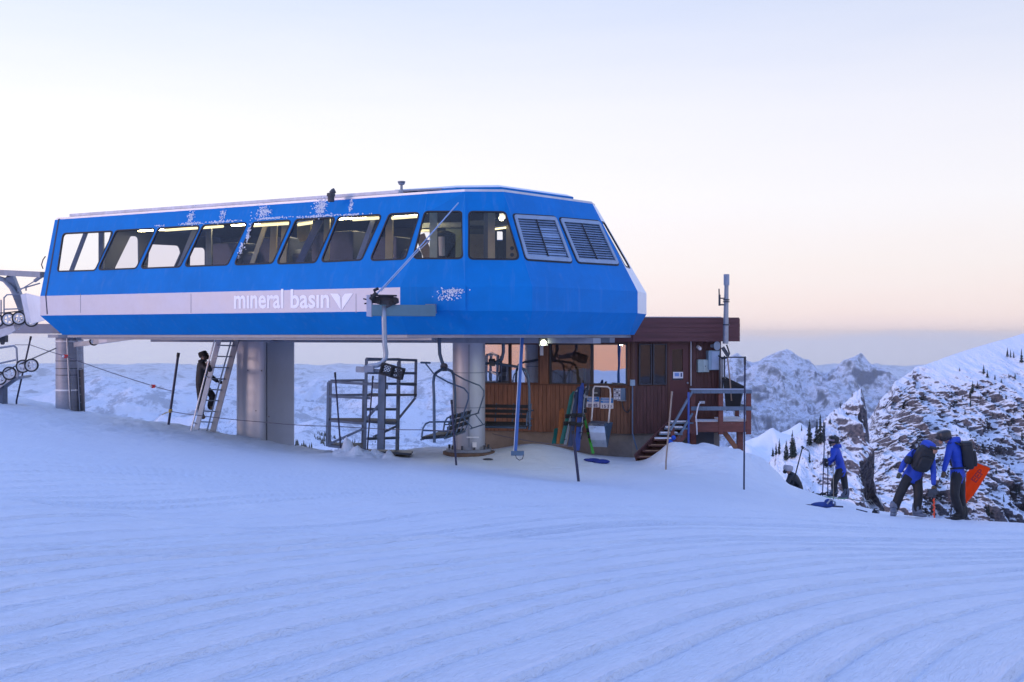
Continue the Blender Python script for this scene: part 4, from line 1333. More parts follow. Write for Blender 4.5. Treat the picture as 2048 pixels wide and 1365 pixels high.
# right wall windows
for (p0, p1) in ((1278, 1303.5), (1306, 1333)):
    a, b_ = rx(p0), rx(p1)
    fr_ = MB()
    for (s, e, z0, z1) in ((a, a + .03, ZWB, ZWT), (b_ - .03, b_, ZWB, ZWT), (a + .03, b_ - .03, ZWB, ZWB + .03), (a + .03, b_ - .03, ZWT - .03, ZWT)):
        wall_box(fr_, C0, rd_, rn, s, e, z0, z1, -.05, .02)
    wn = fr_.build('window', DGREY, hut)
    wb(C0, rd_, rn, a + .03, b_ - .03, ZWB + .03, ZWT - .03, -.02, -.014, 'pane', HGLASS2, wn)
# door
a, b_ = rx(1339), rx(1378)
dz0, dz1 = -2.22, -.22
pz0, pz1 = wz(761), wz(699)
dr_ = MB()
pa, pb_ = rx(1344.5), rx(1366)
for (s, e, z0, z1) in ((a, pa, dz0, dz1), (pb_, b_, dz0, dz1), (pa, pb_, dz0, pz0), (pa, pb_, pz1, dz1)):
    wall_box(dr_, C0, rd_, rn, s, e, z0, z1, -.05, -.01)
door = dr_.build('door', mat('door_paint', (.10, .028, .030), .45, 0, .12, 2), hut)
wb(C0, rd_, rn, pa, pb_, pz0, pz1, -.036, -.030, 'pane', HGLASS2, door)
MB().ball(sh(C0 + rd_ * (b_ - .05) + rn * .03, -1.25), .03).build('handle', GALV, door)
for (s, e) in ((a - .045, a - .004), (b_ + .004, b_ + .03)):
    wb(C0, rd_, rn, s, e, dz0, ZF, -.05, .025, 'door_jamb', TRIM, hut)
wb(C0, rd_, rn, b_ + .034, b_ + .06, dz0 + .9, ZF, .0, .03, 'edge_strip', mat('pale_strip', (.55, .55, .58), .5), hut)
wb(C0, rd_, rn, a, b_, dz1 + .005, ZF, -.05, .02, 'door_head', TRIM, hut)
# fascia: long horizontal boards round the flat roof
RO = .30
def corner(off, z):
    # outer corner of the overhanging roof
    p, q = C0 + fn * off, C0 + rn * off
    den = fd.x * rd_.y - fd.y * rd_.x
    t = ((q.x - p.x) * rd_.y - (q.y - p.y) * rd_.x) / den
    r_ = p + fd * t
    return Vector((r_.x, r_.y, z))
rl = [corner(RO, ZT), sh(C0 + fd * (LF + .3) + fn * RO, ZT), sh(C0 + fd * (LF + .3) - fn * 3.5, ZT), sh(C0 + rd_ * (LR + .45) - rn * 3.3, ZT), sh(C0 + rd_ * (LR + .42) + rn * RO, ZT)]
roof = MB().prism([sh(p, ZF + .02) for p in rl], (0, 0, ZT - ZF - .05)).build('roof', TRIM, hut)
nb_ = 5
for (p, q) in ((rl[1], rl[0]), (rl[0], rl[4]), (rl[4], rl[3])):
    dv = (q - p).normalized(); nv = Vector((dv.y, -dv.x, 0))
    for j in range(nb_):
        z0 = ZF + (ZT - ZF) * j / nb_; z1 = ZF + (ZT - ZF) * (j + 1) / nb_ - .006
        o_ = .018 + .004 * (j % 2)
        MB().prism([sh(p + nv * .002, z0), sh(q + nv * .002, z0), sh(q + nv * (.002 + o_), z0), sh(p + nv * (.002 + o_), z0)], (0, 0, z1 - z0)).build('fascia_board', FASC, roof)
MB().prism([sh(p + Vector((0, 0, 0)), ZT - .028) for p in rl], (0, 0, .05)).build('roof_edge', mat('roof_flashing', (.14, .07, .075), .5, .1), roof)
MB().prism([sh(rl[0] * .94 + rl[2] * .06, ZT + .023), sh(rl[1] * .94 + rl[3] * .06, ZT + .023), sh(rl[2] * .94 + rl[0] * .06, ZT + .023), sh(rl[3] * .94 + rl[1] * .06, ZT + .023), sh(rl[4] * .94 + rl[1] * .06, ZT + .023)], (0, 0, .02)).build('roof_snow', SNOWP, roof)
# inside: back wall, bench, papers, so the panes look into a room
ib = C0 + fd * .2 - fn * 2.6
MB().prism([sh(C0 + fd * .1 - fn * 2.7, -2.6), sh(C0 + fd * LF - fn * 2.9, -2.6), sh(C0 + fd * LF - fn * 2.8, -2.6), sh(C0 + fd * .1 - fn * 2.6, -2.6)], (0, 0, 2.5)).build('back_wall', mat('hut_lining', (.22, .19, .17), .8), hut)
MB().prism([sh(C0 + fd * .3 - fn * .25, -1.42), sh(C0 + fd * 4.4 - fn * .25, -1.42), sh(C0 + fd * 4.4 - fn * .8, -1.42), sh(C0 + fd * .3 - fn * .8, -1.42)], (0, 0, .06)).build('bench', mat('bench_wood', (.2, .13, .08), .6), hut)
for px, w, h, m in ((1115, .42, .42, mat('screen_plastic', (.35, .38, .42), .4)), (1060, .5, .35, NAVY), (1150, .3, .5, mat('panel_yellow', (.30, .25, .12), .6)), (1210, .4, .3, NAVY)):
    c_ = sh(C0 + fd * fx(px) - fn * .5, -1.36 + h / 2)
    MB().box(c_, (w, .3, h), rz=R(-17)).build('desk_equipment', m, hut, bevel=.01)

# things fixed to the hut walls
def front_item(name, label, cat, px, py):
    h = sh(C0 + fd * fx(px) + fn * .012, wz(py))
    return thing(name, label, cat, h)


def plate(t, px0, px1, y0, y1, d, m, name, t0=.008, front=True, parent=None):
    f_ = fx if front else rx
    o_, dd, nn_ = (C0, fd, fn) if front else (C0, rd_, rn)
    a_, b2 = sorted((f_(px0), f_(px1)))
    return wb(o_, dd, nn_, a_, b2, wz(y1, 31.4), wz(y0, 31.4), t0, t0 + d, name, m, parent or t)


SBLUE = mat('sign_blue', (.02, .22, .62), .4, 0, .05); SWHITE = mat('sign_white', (.78, .78, .84), .4, 0, .04); SINK = mat('sign_ink', (.05, .06, .16), .5)
for (x0, x1, y0, y1, lab, txt) in ((1173, 1199, 795, 817, 'blue and white notice behind the left side of the snow scoop handle', ('00', '85')), (1201, 1227, 797, 819, 'blue and white notice behind the right side of the snow scoop handle', ('15', '30'))):
    t = front_item('notice_sign', lab, 'sign', (x0 + x1) / 2, (y0 + y1) / 2)
    t['group'] = 'notices on the hut front wall'
    pl_ = plate(t, x0, x1, y0, y1, .008, SWHITE, 'board')
    plate(t, x0 + .6, x1 - .6, y0 + .6, y0 + 10.5, .003, SBLUE, 'header', .0175)
    for r_, (u0, u1) in enumerate(((3, 20), (2, 22), (5, 18))):
        plate(t, x0 + u0, x0 + u1, y0 + 2 + r_ * 3, y0 + 3 + r_ * 3, .002, SWHITE, 'print', .0215)
    for r_, s in enumerate(txt):
        xx = x0 + 3 + r_ * 11
        text_on(s, xx, xx + 8, (y0 + 19, y0 + 19), y0 + 13, 'print', SINK, t, C0 + fn * .018, fn, .002)
t = front_item('switch_box', 'small dark switch box above the two blue notices', 'switch box', 1190, 785)
plate(t, 1181, 1201, 774, 794, .10, DGREY, 'case'); plate(t, 1190, 1197, 786, 789, .01, GALV, 'plate', .109)
t = front_item('meter_box', 'grey box with a grid of round gauges on the hut corner', 'meter box', 1240, 790)
plate(t, 1229, 1252, 777, 801, .14, mat('blue_grey_box', (.14, .22, .34), .45, .2), 'case')
pf = plate(t, 1229.5, 1244, 777.5, 800.5, .008, mat('pale_face', (.42, .42, .50), .5), 'face', .149)
for r_ in range(4):
    for c_ in range(3):
        h = sh(C0 + fd * fx(1232 + c_ * 4.7) + fn * .16, wz(780 + r_ * 5.6, 31.4))
        MB().disc(h, fn, .021, .012, 10).build('gauge', WHITE if (r_ * 3 + c_) % 4 else DGREY, pf)
plate(t, 1236, 1253, 801.5, 803, .12, GALV, 'drip_tray')
t = front_item('chain', 'dark chain hanging in a loop below the grey gauge box', 'chain', 1254, 815)
cpts = [(1245, 803), (1246, 813), (1250, 822), (1256, 826), (1261, 820), (1264, 808)]
MB().tube([sh(C0 + fd * fx(x_) + fn * .07, wz(y_, 31.4)) for x_, y_ in cpts], .016, 6).build('links', DGREY, t)
t = front_item('junction_box', 'pale blue junction box with a conduit on the hut corner', 'junction box', 1271, 766)
MB().box(sh(corner(.06, 0), wz(766, 31.4)), (.13, .10, .16)).build('case', mat('pale_blue_box', (.32, .44, .56), .45), t, bevel=.008)
MB().tube([sh(corner(.06, 0), wz(772, 31.4)), sh(corner(.06, 0), wz(868, 31.4)), sh(corner(.06, 0) + Vector((.12, 0, 0)), wz(900, 31.4))], .02, 8).build('conduit', mat('blue_conduit', (.12, .18, .3), .5), t)
# right wall equipment
def right_item(name, label, cat, px, py): return thing(name, label, cat, sh(C0 + rd_ * rx(px) + rn * .012, wz(py)))
BOXG = mat('pale_green_enamel', (.33, .43, .43), .42, .1, .08)
t = right_item('electric_cabinet', 'smaller pale green electric cabinet right of the hut door', 'electric cabinet', 1404, 732)
plate(t, 1393, 1415, 720, 745.5, .13, BOXG, 'case', front=False); plate(t, 1403, 1414.5, 720.7, 745, .012, mat('enamel_door', (.40, .50, .50), .4), 'door', .14, front=False)
MB().ball(sh(C0 + rd_ * rx(1407) + rn * .165, wz(733)), .014).build('handle', DGREY, t)
t = right_item('electric_cabinet', 'taller blue grey electric cabinet near the end of the hut wall', 'electric cabinet', 1424, 722)
plate(t, 1412, 1434, 702, 741, .20, mat('blue_enamel', (.26, .38, .48), .42, .1, .08), 'case', front=False); plate(t, 1418, 1433, 704, 740, .01, mat('blue_enamel_door', (.36, .46, .60), .4), 'door', .209, front=False)
t = right_item('camera', 'small white camera under the hut roof', 'camera', 1395, 697)
MB().tube([sh(C0 + rd_ * rx(1395) + rn * .02, wz(694)), sh(C0 + rd_ * rx(1396) + rn * .14, wz(697))], .05, 10).ball(sh(C0 + rd_ * rx(1396) + rn * .16, wz(698)), .045).build('housing', WHITE, t)
t = right_item('siren', 'blue grey horn speaker under the right end of the roof', 'horn speaker', 1426, 690)
MB().tube([sh(C0 + rd_ * rx(1422) + rn * .05, wz(692)), sh(C0 + rd_ * rx(1424) + rn * .12, wz(692)), sh(C0 + rd_ * rx(1428) + rn * .25, wz(692))], [.05, .05, .12], 12).build('horn', mat('horn_grey', (.3, .36, .44), .5), t)
MB().tube([sh(C0 + rd_ * rx(1428) + rn * .15, wz(696)), sh(C0 + rd_ * rx(1436) + rn * .2, wz(704)), sh(C0 + rd_ * rx(1434) + rn * .24, wz(712))], .018, 6).build('cable', DGREY, t)
t = right_item('door_notice', 'white notice sheet under the glass of the hut door', 'notice', 1356, 752)
dn = plate(t, 1346, 1366, 745, 758, .006, SWHITE, 'sheet', .0, front=False)
plate(t, 1349, 1358, 747, 754, .002, mat('print_blue', (.2, .35, .7), .5), 'print', .0065, front=False)
plate(t, 1361, 1364, 747, 755, .002, SINK, 'print', .0065, front=False)

# deck, stairs
deck = thing('wooden_deck', 'raised wooden deck with blue grey rails at the right end of the hut', 'deck', P(1440, 850, 31))
DRED = mat('deck_red', (.15, .048, .038), .6, 0, .3, 3, .003, 16, stretch=(1, 1, 4)); DBLU = mat('weathered_rail', (.12, .17, .24), .55, 0, .2, 5, .003, 20, stretch=(5, 5, 1))
dd = 30.7
zt = P(0, 780, dd).z; zd = P(0, 846, dd).z
def dp(px, z, d): return Vector(((px - 1024) / F * dd, d, z))
for px in (1386, 1442, 1498):
    MB().prism([dp(px - 4.5, zd - .3, dd), dp(px + 4.5, zd - .3, dd), dp(px + 4.5, zd - .3, dd + .11), dp(px - 4.5, zd - .3, dd + .11)], (0, 0, zt - zd + .28)).build('rail_post', DRED, deck)
    MB().prism([dp(px - 4, zd - .25, 32.3), dp(px + 4, zd - .25, 32.3), dp(px + 4, zd - .25, 32.4), dp(px - 4, zd - .25, 32.4)], (0, 0, zt - zd + .2)).build('rail_post', DRED, deck) if px > 1450 else None
for (y0, y1) in ((779.5, 787), (813.5, 821)):
    MB().beam(dp(1382, P(0, (y0 + y1) / 2, dd).z, dd - .02), dp(1503, P(0, (y0 + y1) / 2, dd).z, dd - .02), .04, .10).build('rail', DBLU, deck)
    MB().beam(dp(1500, P(0, (y0 + y1) / 2, dd).z, dd), dp(1500, P(0, (y0 + y1) / 2, dd).z, 32.4), .04, .10).build('rail', DBLU, deck)
MB().beam(dp(1380, zt + .015, dd + .02), dp(1504, zt + .015, dd + .02), .16, .025).build('cap_rail', mat('frosted_rail', (.34, .40, .52), .6), deck)
MB().beam(dp(1389, zd - .13, dd + .03), dp(1498, zd - .13, dd + .03), .04, .22).build('skirt_board', DRED, deck)
for k in range(11):
    y_ = dd + .10 + k * .155
    MB().beam(dp(1386, zd, y_), dp(1500, zd, y_), .145, .035).build('deck_board', DRED, deck)
MB().beam(dp(1390, zd + .03, dd + .4), dp(1440, zd + .03, dd + .4), .6, .03).build('snow_dusting', SNOWP, deck)
MB().beam(dp(1444, zd + .04, dd + .8), dp(1496, zd + .04, dd + .8), 1.2, .06).build('snow_dusting', SNOWP, deck)
MB().beam(dp(1484, zd - .2, dd + .3), dp(1484, -3.3, dd + .3), .15, .15, up=(0, 1, 0)).build('support_post', DRED, deck)
MB().beam(dp(1450, zd - .22, dd + .3), dp(1484, zd - .80, dd + .3), .12, .14, up=(0, 1, 0)).build('brace', mat('orange_brace', (.26, .11, .06), .6, 0, .2, 4), deck)
MB().beam(dp(1392, zd - .2, dd + .5), dp(1392, -3.6, dd + .5), .14, .14, up=(0, 1, 0)).build('support_post', DRED, deck)
MB().box(dp(1412, zd - .62, dd + .9), (.62, .5, .75)).build('under_box', mat('dark_box', (.06, .07, .09), .6), deck)

st = thing('stairs', 'snowy wooden stairs climbing to the hut deck', 'stairs', P(1310, 905, 30))
bot = P(1296, 914, 29.7); tp = P(1362, 846, 30.75)
n_ = 7
sw = Vector((.30, .0, 0))
for k in range(n_):
    f_ = k / (n_ - 1)
    c_ = bot.lerp(tp, f_)
    half = .28 + .02 * f_
    MB().box(c_, (half * 2, .26, .04)).build('tread', WOODD if k < 4 else DBLU, st)
    MB().box(c_ + Vector((0, .12, -.08)), (half * 2 - .02, .02, .12)).build('riser', TRIM, st)
    if k >= 3:
        s_ = MB().box(c_ + Vector((-.05, 0, .035)), (half * 1.5, .24, .035), rz=.05)
        s_.build('snow', SNOWP, st, bevel=.015)
    else:
        MB().box(c_ + Vector((.02, -.135, .022)), (half * 1.7, .012, .02)).build('nosing', mat('worn_nosing', (.32, .20, .12), .6), st)
for sx in (-.3, .31):
    MB().beam(bot + Vector((sx, .02, -.05)), tp + Vector((sx, .02, -.05)), .04, .22).build('stringer', WOODD if sx < 0 else DRED, st)
MB().beam(P(1340, 862, 30.2), P(1384, 784, 30.7), .05, .12, up=(0, 1, 0)).build('handrail', DBLU, st)
MB().beam(P(1346, 893, 30.2), P(1384, 828, 30.7), .05, .10, up=(0, 1, 0)).build('handrail', DBLU, st)
MB().beam(P(1345, 855, 30.25), P(1345, 905, 30.25), .09, .09, up=(0, 1, 0)).build('newel_post', DRED, st)
MB().beam(P(1377, 785, 30.55), P(1377, 890, 30.55), .05, .05, up=(0, 1, 0)).build('newel_post', mat('blue_post', (.05, .10, .38), .5), st)
bp_ = thing('blue_pad', 'crumpled blue pad tied at the foot of the hut stairs', 'pad', P(1343, 885, 29.9))
MB().ball(P(1347, 876, 29.9), .06, 10, 8).ball(P(1340, 888, 29.9), .12, 10, 8, s=(.7, .6, 1)).ball(P(1346, 893, 29.9), .10, 10, 8, s=(1.2, .6, .7)).build('cloth', mat('blue_cloth', (.01, .09, .55), .7, 0, .2, 14, .02, 20), bp_, smooth=True)

# things on the deck
bn = thing('black_bin', 'black tapered plastic bin standing on the hut deck', 'bin', P(1466, 820, 31.2))
db = 31.2
top_ = [P(1447, 757, db), P(1470, 757, db - .1), P(1489, 776, db), P(1488, 780, db + .5), P(1449, 760, db + .6)]
bb = MB()
T4 = [P(1446, 758, db), P(1486, 775, db), P(1489, 775, db + .55), P(1450, 756, db + .55)]
B4 = [P(1452, 822, db + .05), P(1478, 822, db + .05), P(1479, 820, db + .45), P(1454, 820, db + .45)]
for i in range(4):
    j = (i + 1) % 4
    bb.prism([T4[i], T4[j], B4[j], B4[i]], ((T4[0] + T4[2]) / 2 - (T4[i] + T4[j]) / 2).normalized() * .03)
bb.prism(B4, (0, 0, .03))
bb.build('tub', BLACK, bn)
rim = MB()
for i in range(4): rim.beam(T4[i], T4[(i + 1) % 4], .06, .05)
rim.build('rim', BLACK, bn)
MB().prism([T4[0].lerp(B4[0], .22) + Vector((.04, .03, 0)), T4[1].lerp(B4[1], .22) + Vector((-.04, .03, 0)), T4[2].lerp(B4[2], .22) + Vector((-.04, -.03, 0)), T4[3].lerp(B4[3], .22) + Vector((.04, -.03, 0))], (0, 0, .02)).build('contents', mat('sand', (.28, .20, .17), .9, 0, .3, 20), bn)
sh_ = thing('broom', 'long handled broom leaning against the black bin', 'broom', P(1463, 800, 31.0))
MB().tube([P(1455, 716, 31.0), P(1460, 760, 31.0), P(1463, 802, 31.0)], .018, 8).build('handle', mat('worn_wood', (.30, .22, .17), .6), sh_)
MB().beam(P(1445, 695, 31.0), P(1456, 712, 31.0), .05, .09).build('head', DGREY, sh_)
pr = thing('pipe_guard', 'thin black pipe frame rising above the deck rail', 'pipe frame', P(1465, 780, 31.6))
for pts in ([(1439, 785), (1439, 715), (1492, 715)], [(1449, 780), (1449, 712)]):
    MB().tube([P(x_, y_, 31.6) for x_, y_ in pts], .02, 8).build('pipe', DGREY, pr)
MB().tube([P(1437, 712, 31.6), P(1445, 718, 31.5), P(1455, 716, 31.5), P(1459, 708, 31.6), P(1455, 695, 31.6), P(1453, 690, 31.6)], .02, 8).build('hose', BLACK, pr)
MB().tube([P(1443, 785, 31.7), P(1443, 716, 31.7)], .05, 10).build('downpipe', GALV, pr)
# antenna mast
am = thing('antenna_mast', 'grey antenna mast with a canister on top fixed to the hut roof', 'antenna', P(1452, 690, 31.2))
MB().tube([P(1451, 688, 31.25), P(1453, 570, 31.25)], .075, 14, r2=.055).build('mast', GALV, am)
MB().tube([P(1453, 571, 31.25), P(1453, 549, 31.25)], .075, 16).build('canister', mat('canister_grey', (.32, .35, .42), .5, .2), am, autosmooth=40)
MB().tube([P(1438, 578, 31.25), P(1439, 610, 31.25)], .018, 6).tube([P(1439, 597, 31.25), P(1452, 597, 31.25)], .018, 6).tube([P(1439, 610, 31.25), P(1453, 610, 31.25)], .022, 6).tube([P(1439, 590, 31.25), P(1439, 612, 31.25)], .03, 6).build('side_antenna', DGREY, am)
for y_ in (600, 604, 650): MB().disc(P(1452.5, y_, 31.25), (0, 0, 1), .085, .03, 14).build('clamp', DGREY, am)
wp = thing('water_hose_tap', 'pale curved hose hanging over the deck rail', 'hose', P(1395, 830, 30.5))
MB().tube([P(1402, 805, 30.6), P(1398, 808, 30.5), P(1395, 818, 30.5), P(1392, 835, 30.5), P(1393, 845, 30.5), P(1394, 870, 30.5)], .018, 8).build('hose', mat('pale_hose', (.6, .62, .68), .5), wp)
MB().box(P(1404, 805, 30.6), (.14, .08, .06)).build('fitting', GALV, wp)

# floodlight under the terminal nose
fl_ = thing('floodlight', 'lit white floodlight under the nose of the blue terminal', 'floodlight', P(1087, 686, 27.8))
MB().box(P(1087, 684, 27.86), (.22, .12, .18)).beam(P(1087, 680, 27.86), P(1087, 670, 27.86), .04, .04).build('housing', DGREY, fl_, bevel=.01)
MB().ball(P(1087, 686, 27.78), .062, 14, 10, s=(1, .6, 1)).build('bulb', glow_mat('floodlight_glow', (1.0, 1.0, .62), 16), fl_, smooth=True)
lo = bpy.data.objects.new('floodlight_beam', bpy.data.lights.new('floodlight_beam', 'SPOT'))
lo.data.energy = 45; lo.data.color = (.95, 1.0, .72); lo.data.shadow_soft_size = .07; lo.data.spot_size = R(150); lo.data.spot_blend = .5
lo.rotation_euler = Vector((.05, .45, -1)).to_track_quat('-Z', 'Y').to_euler()
COL.objects.link(lo); lo.parent = fl_; lo.location = P(1087, 692, 27.66) - ORG[fl_.name]

# ------------------------------------------------------------------ skis and tools leaning on the hut
def lean_ski(name, label, cat, x0, y0, x1, y1, w, col, tip=True, bind=True, group=None, d0=30.9, d1=30.35):
    a = P(x0, y0, d0); b_ = P(x1, y1, d1)
    t = thing(name, label, cat, b_, group)
    ax = (a - b_).normalized(); side = Vector((1, .25, 0)).normalized(); nn_ = side.cross(ax).normalized()
    if nn_.y > 0: nn_ = -nn_
    L_ = (a - b_).length
    pr_ = []
    for f_, k in ((0, .85), (.05, 1), (.3, .85), (.5, .78), (.75, .9), (.93, 1), (1, .35)):
        c_ = b_ + ax * L_ * f_ + (nn_ * .08 * max(0, (f_ - .9) / .1) ** 1.5 if tip else Vector())
        pr_.append((c_, w * k))
    mb = MB()
    vs = []
    for c_, ww in pr_:
        vs += [c_ - side * ww / 2, c_ + side * ww / 2, c_ + side * ww / 2 + nn_ * .022, c_ - side * ww / 2 + nn_ * .022]
    fs = []
    m = len(pr_)
    for i in range(m - 1):
        for e in range(4):
            g = (e + 1) % 4
            fs.append((i * 4 + e, i * 4 + g, (i + 1) * 4 + g, (i + 1) * 4 + e))
    fs += [(0, 3, 2, 1), ((m - 1) * 4, (m - 1) * 4 + 1, (m - 1) * 4 + 2, (m - 1) * 4 + 3)]
    mb.add(vs, fs).build('ski' if bind else 'blade', col, t)
    if bind:
        for f_ in (.38, .52):
            c_ = b_ + ax * L_ * f_ + nn_ * .05
            MB().box(c_, (w * 1.1, .06, .10)).tube([c_ - side * w * .5, c_ + side * w * .5 + nn_ * .03], .025, 8).build('binding', BLACK, t)
    return t


gp_ = 'skis leaning on the hut wall'
lean_ski('plank', 'orange brown plank standing in the snow against the hut', 'plank', 1124, 818, 1117, 888, .13, mat('orange_plank', (.42, .13, .035), .55, 0, .25, 5, stretch=(6, 6, .6)), tip=False, bind=False)
lean_ski('shovel_blade', 'short teal shovel blade at the foot of the orange plank', 'shovel', 1113, 858, 1108, 888, .13, mat('teal_plastic', (.02, .20, .20), .5), tip=False, bind=False)
lean_ski('ski', 'teal ski behind the orange plank', 'ski', 1146, 785, 1124, 888, .15, mat('teal_ski', (.03, .20, .19), .4, 0, .2, 6), group=gp_)
lean_ski('ski', 'pale grey thin ski right of the teal ski', 'ski', 1152, 782, 1130, 890, .09, mat('grey_ski', (.28, .29, .32), .45, 0, .2, 6), group=gp_, d0=30.8, d1=30.25)
lean_ski('ski', 'dark navy ski in the middle of the leaning bundle', 'ski', 1155, 776, 1140, 894, .13, mat('navy_ski', (.02, .035, .10), .4, 0, .3, 8), group=gp_, d0=30.8, d1=30.2)
lean_ski('ski', 'bright dark blue ski tallest in the leaning bundle', 'ski', 1163, 769, 1154, 902, .14, mat('blue_ski', (.015, .05, .26), .4, 0, .3, 8), group=gp_, d0=30.8, d1=30.1)
lean_ski('ski', 'black ski with pale patterned edge at the right of the bundle', 'ski', 1174, 771, 1158, 880, .14, mat('patterned_ski', (.03, .03, .04), .45, 0, .2, 9, col2=(.40, .38, .38), thr=(.52, .58)), group=gp_, d0=30.85, d1=30.4)
lean_ski('ski', 'green thin ski left of the snow scoop', 'ski', 1165, 822, 1186, 908, .07, mat('green_ski', (.04, .30, .02), .45, 0, .2, 8), group=gp_, d0=30.8, d1=30.1)
for (x0, y0, x1, y1) in ((1150, 790, 1130, 884), (1170, 780, 1162, 870)):
    t = thing('ski_pole', 'thin ski pole among the skis by the hut, ' + ('left one' if x0 < 1160 else 'right one'), 'ski pole', P(x1, y1, 30.2), 'ski poles by the hut')
    MB().tube([P(x0, y0, 30.7), P(x1, y1, 30.2)], .012, 6).build('shaft', GALV, t); MB().tube([P(x0, y0, 30.7), P(x0 - 1, y0 + 9, 30.66)], .02, 8).build('grip', BLACK, t); MB().disc(P(x1, y1 - 5, 30.23), (0, 0, 1), .04, .01, 10).build('basket', BLACK, t)

sc_ = thing('snow_scoop', 'large metal snow scoop with a white tube handle leaning on the hut', 'snow scoop', P(1197, 893, 30.2))
MB().tube([P(1183, 842, 30.5), P(1185, 815, 30.58), P(1186.5, 779, 30.68), P(1189, 773, 30.7), P(1215, 774, 30.7), P(1220, 778, 30.7), P(1221, 790, 30.68), P(1219, 822, 30.58), P(1217, 846, 30.5)], .022, 8).build('handle', mat('white_tube', (.72, .66, .64), .4), sc_, smooth=True)
prof = [(847, 30.42), (852, 30.25), (865, 30.18), (880, 30.2), (894, 30.32)]
vs = []; fs = []
for y_, d_2 in prof:
    k = (y_ - 847) / 47
    vs += [P(1176 + 8 * k, y_, d_2), P(1208 + 6 * k, y_ + 1, d_2)]
for i in range(4): fs.append((2 * i, 2 * i + 1, 2 * i + 3, 2 * i + 2))
pan = MB()
for i in range(4):
    q = [vs[2 * i], vs[2 * i + 1], vs[2 * i + 3], vs[2 * i + 2]]
    pan.prism(q, (0, .012, 0))
pan.build('pan', mat('scoop_steel', (.58, .60, .64), .28, .85, .15, 3, .01, 5), sc_)
MB().prism([vs[1], vs[3], vs[5], vs[7], vs[9], P(1217, 880, 30.6), P(1225, 845, 30.75)], (.012, 0, 0)).build('side', mat('scoop_side', (.10, .17, .26), .4, .5), sc_)
MB().prism([vs[0], vs[1], P(1224, 844, 30.75), P(1184, 842, 30.75)], (0, 0, -.012)).build('back_edge', mat('scoop_back', (.16, .17, .21), .4, .5), sc_)
t = thing('blue_glove_bag', 'flat dark blue bag lying on the snow before the hut', 'bag', on(1193, 28.9))
MB().ball(on(1186, 28.9, .05), .12, 10, 8, s=(1.6, .9, .45)).ball(on(1203, 28.8, .05), .12, 10, 8, s=(1.7, 1, .5)).ball(on(1174, 28.9, .04), .06, 8, 6, s=(1.4, 1, .5)).build('cloth', mat('deep_blue_cloth', (.01, .025, .20), .7, 0, .25, 12, .015, 18), t, smooth=True)
# ------------------------------------------------------------------ chairs and carriers
CH = mat('chair_tube', (.08, .12, .18), .42, .4, .15, 5)
SEAT = mat('seat_slats', (.020, .022, .028), .5, 0, .2, 8)


def make_chair(label, origin, f, s, hang, group='chairs hanging at the terminal'):
    t = thing('lift_chair', label, 'lift chair', origin, group)
    f = Vector(f).normalized(); s = Vector(s).normalized()
    def q(x, y, z): return origin + f * x + s * y + Vector((0, 0, z))
    for k in range(5):
        x0 = -.24 + k * .105
        MB().prism([q(x0, -.95, .0 - .01 * k), q(x0 + .09, -.95, .0 - .01 * k), q(x0 + .09, .95, .0 - .01 * k), q(x0, .95, .0 - .01 * k)], (0, 0, .055)).build('seat_slat', SEAT, t, bevel=.01)
    for k in range(3):
        z0 = .14 + k * .125; xb = -.30 - k * .03
        MB().prism([q(xb, -.90, z0), q(xb - .03, -.90, z0), q(xb - .03, .90, z0), q(xb, .90, z0)], (0, 0, .085)).build('back_slat', SEAT, t)
    fr = MB()
    fr.tube([q(-.26, -.95, -.03), q(-.26, .95, -.03)], .025, 8).tube([q(.27, -.95, -.05), q(.27, .95, -.05)], .025, 8)
    for y in (-.9, -.45, 0, .45, .9):
        fr.tube([q(.27, y, -.04), q(-.26, y, -.02), q(-.32, y, .12), q(-.42, y, .50)], .018, 6)
    fr.build('seat_frame', CH, t)
    for y in (-.95, .95):
        MB().tube([q(.26, y, .0), q(.23, y, .20), q(.17, y, .30), q(.08, y, .34), q(-.40, y, .34)], .020, 8).tube([q(.24, y, .15), q(-.34, y, .13)], .016, 6).build('armrest', CH, t)
    bl = MB()
    bl.tube([q(-.03, -.95, -.12), q(-.02, -.95, .9), q(0, -.93, 1.22), q(0, -.86, 1.36), q(0, -.70, 1.43), q(0, 0, 1.53), q(0, .70, 1.43), q(0, .86, 1.36), q(0, .93, 1.22), q(-.02, .95, .9), q(-.03, .95, -.12)], .034, 10)
    bl.build('bail', CH, t)
    rb = MB()
    for y in (-.78, .78):
        rb.tube([q(.02, y, 1.40), q(-.30, y, 1.22), q(-.66, y, 1.08), q(-.76, y, .96), q(-.76, y, .84), q(-.62, y, .42)], .018, 8)
    rb.tube([q(-.62, -.85, .42), q(-.62, .85, .42)], .018, 8)
    rb.tube([q(-.60, -.6, .40), q(-.80, -.55, .16)], .015, 6).tube([q(-.60, .6, .40), q(-.80, .55, .16)], .015, 6).tube([q(-.80, -.75, .16), q(-.80, .75, .16)], .016, 6)
    rb.tube([q(.02, -.78, 1.40), q(.22, -.80, 1.66)], .016, 6).tube([q(.32, -.82, 1.67), q(.10, -.80, 1.66)], .022, 8)
    rb.build('safety_bar', CH, t)
    MB().tube([q(*p) for p in hang], .042, 10).build('hanger', CH, t)
    MB().disc(q(0, 0, 1.56), s, .075, .14, 16).box(q(0, 0, 1.50), (.14, .14, .10)).build('clamp', DGREY, t)
    return t


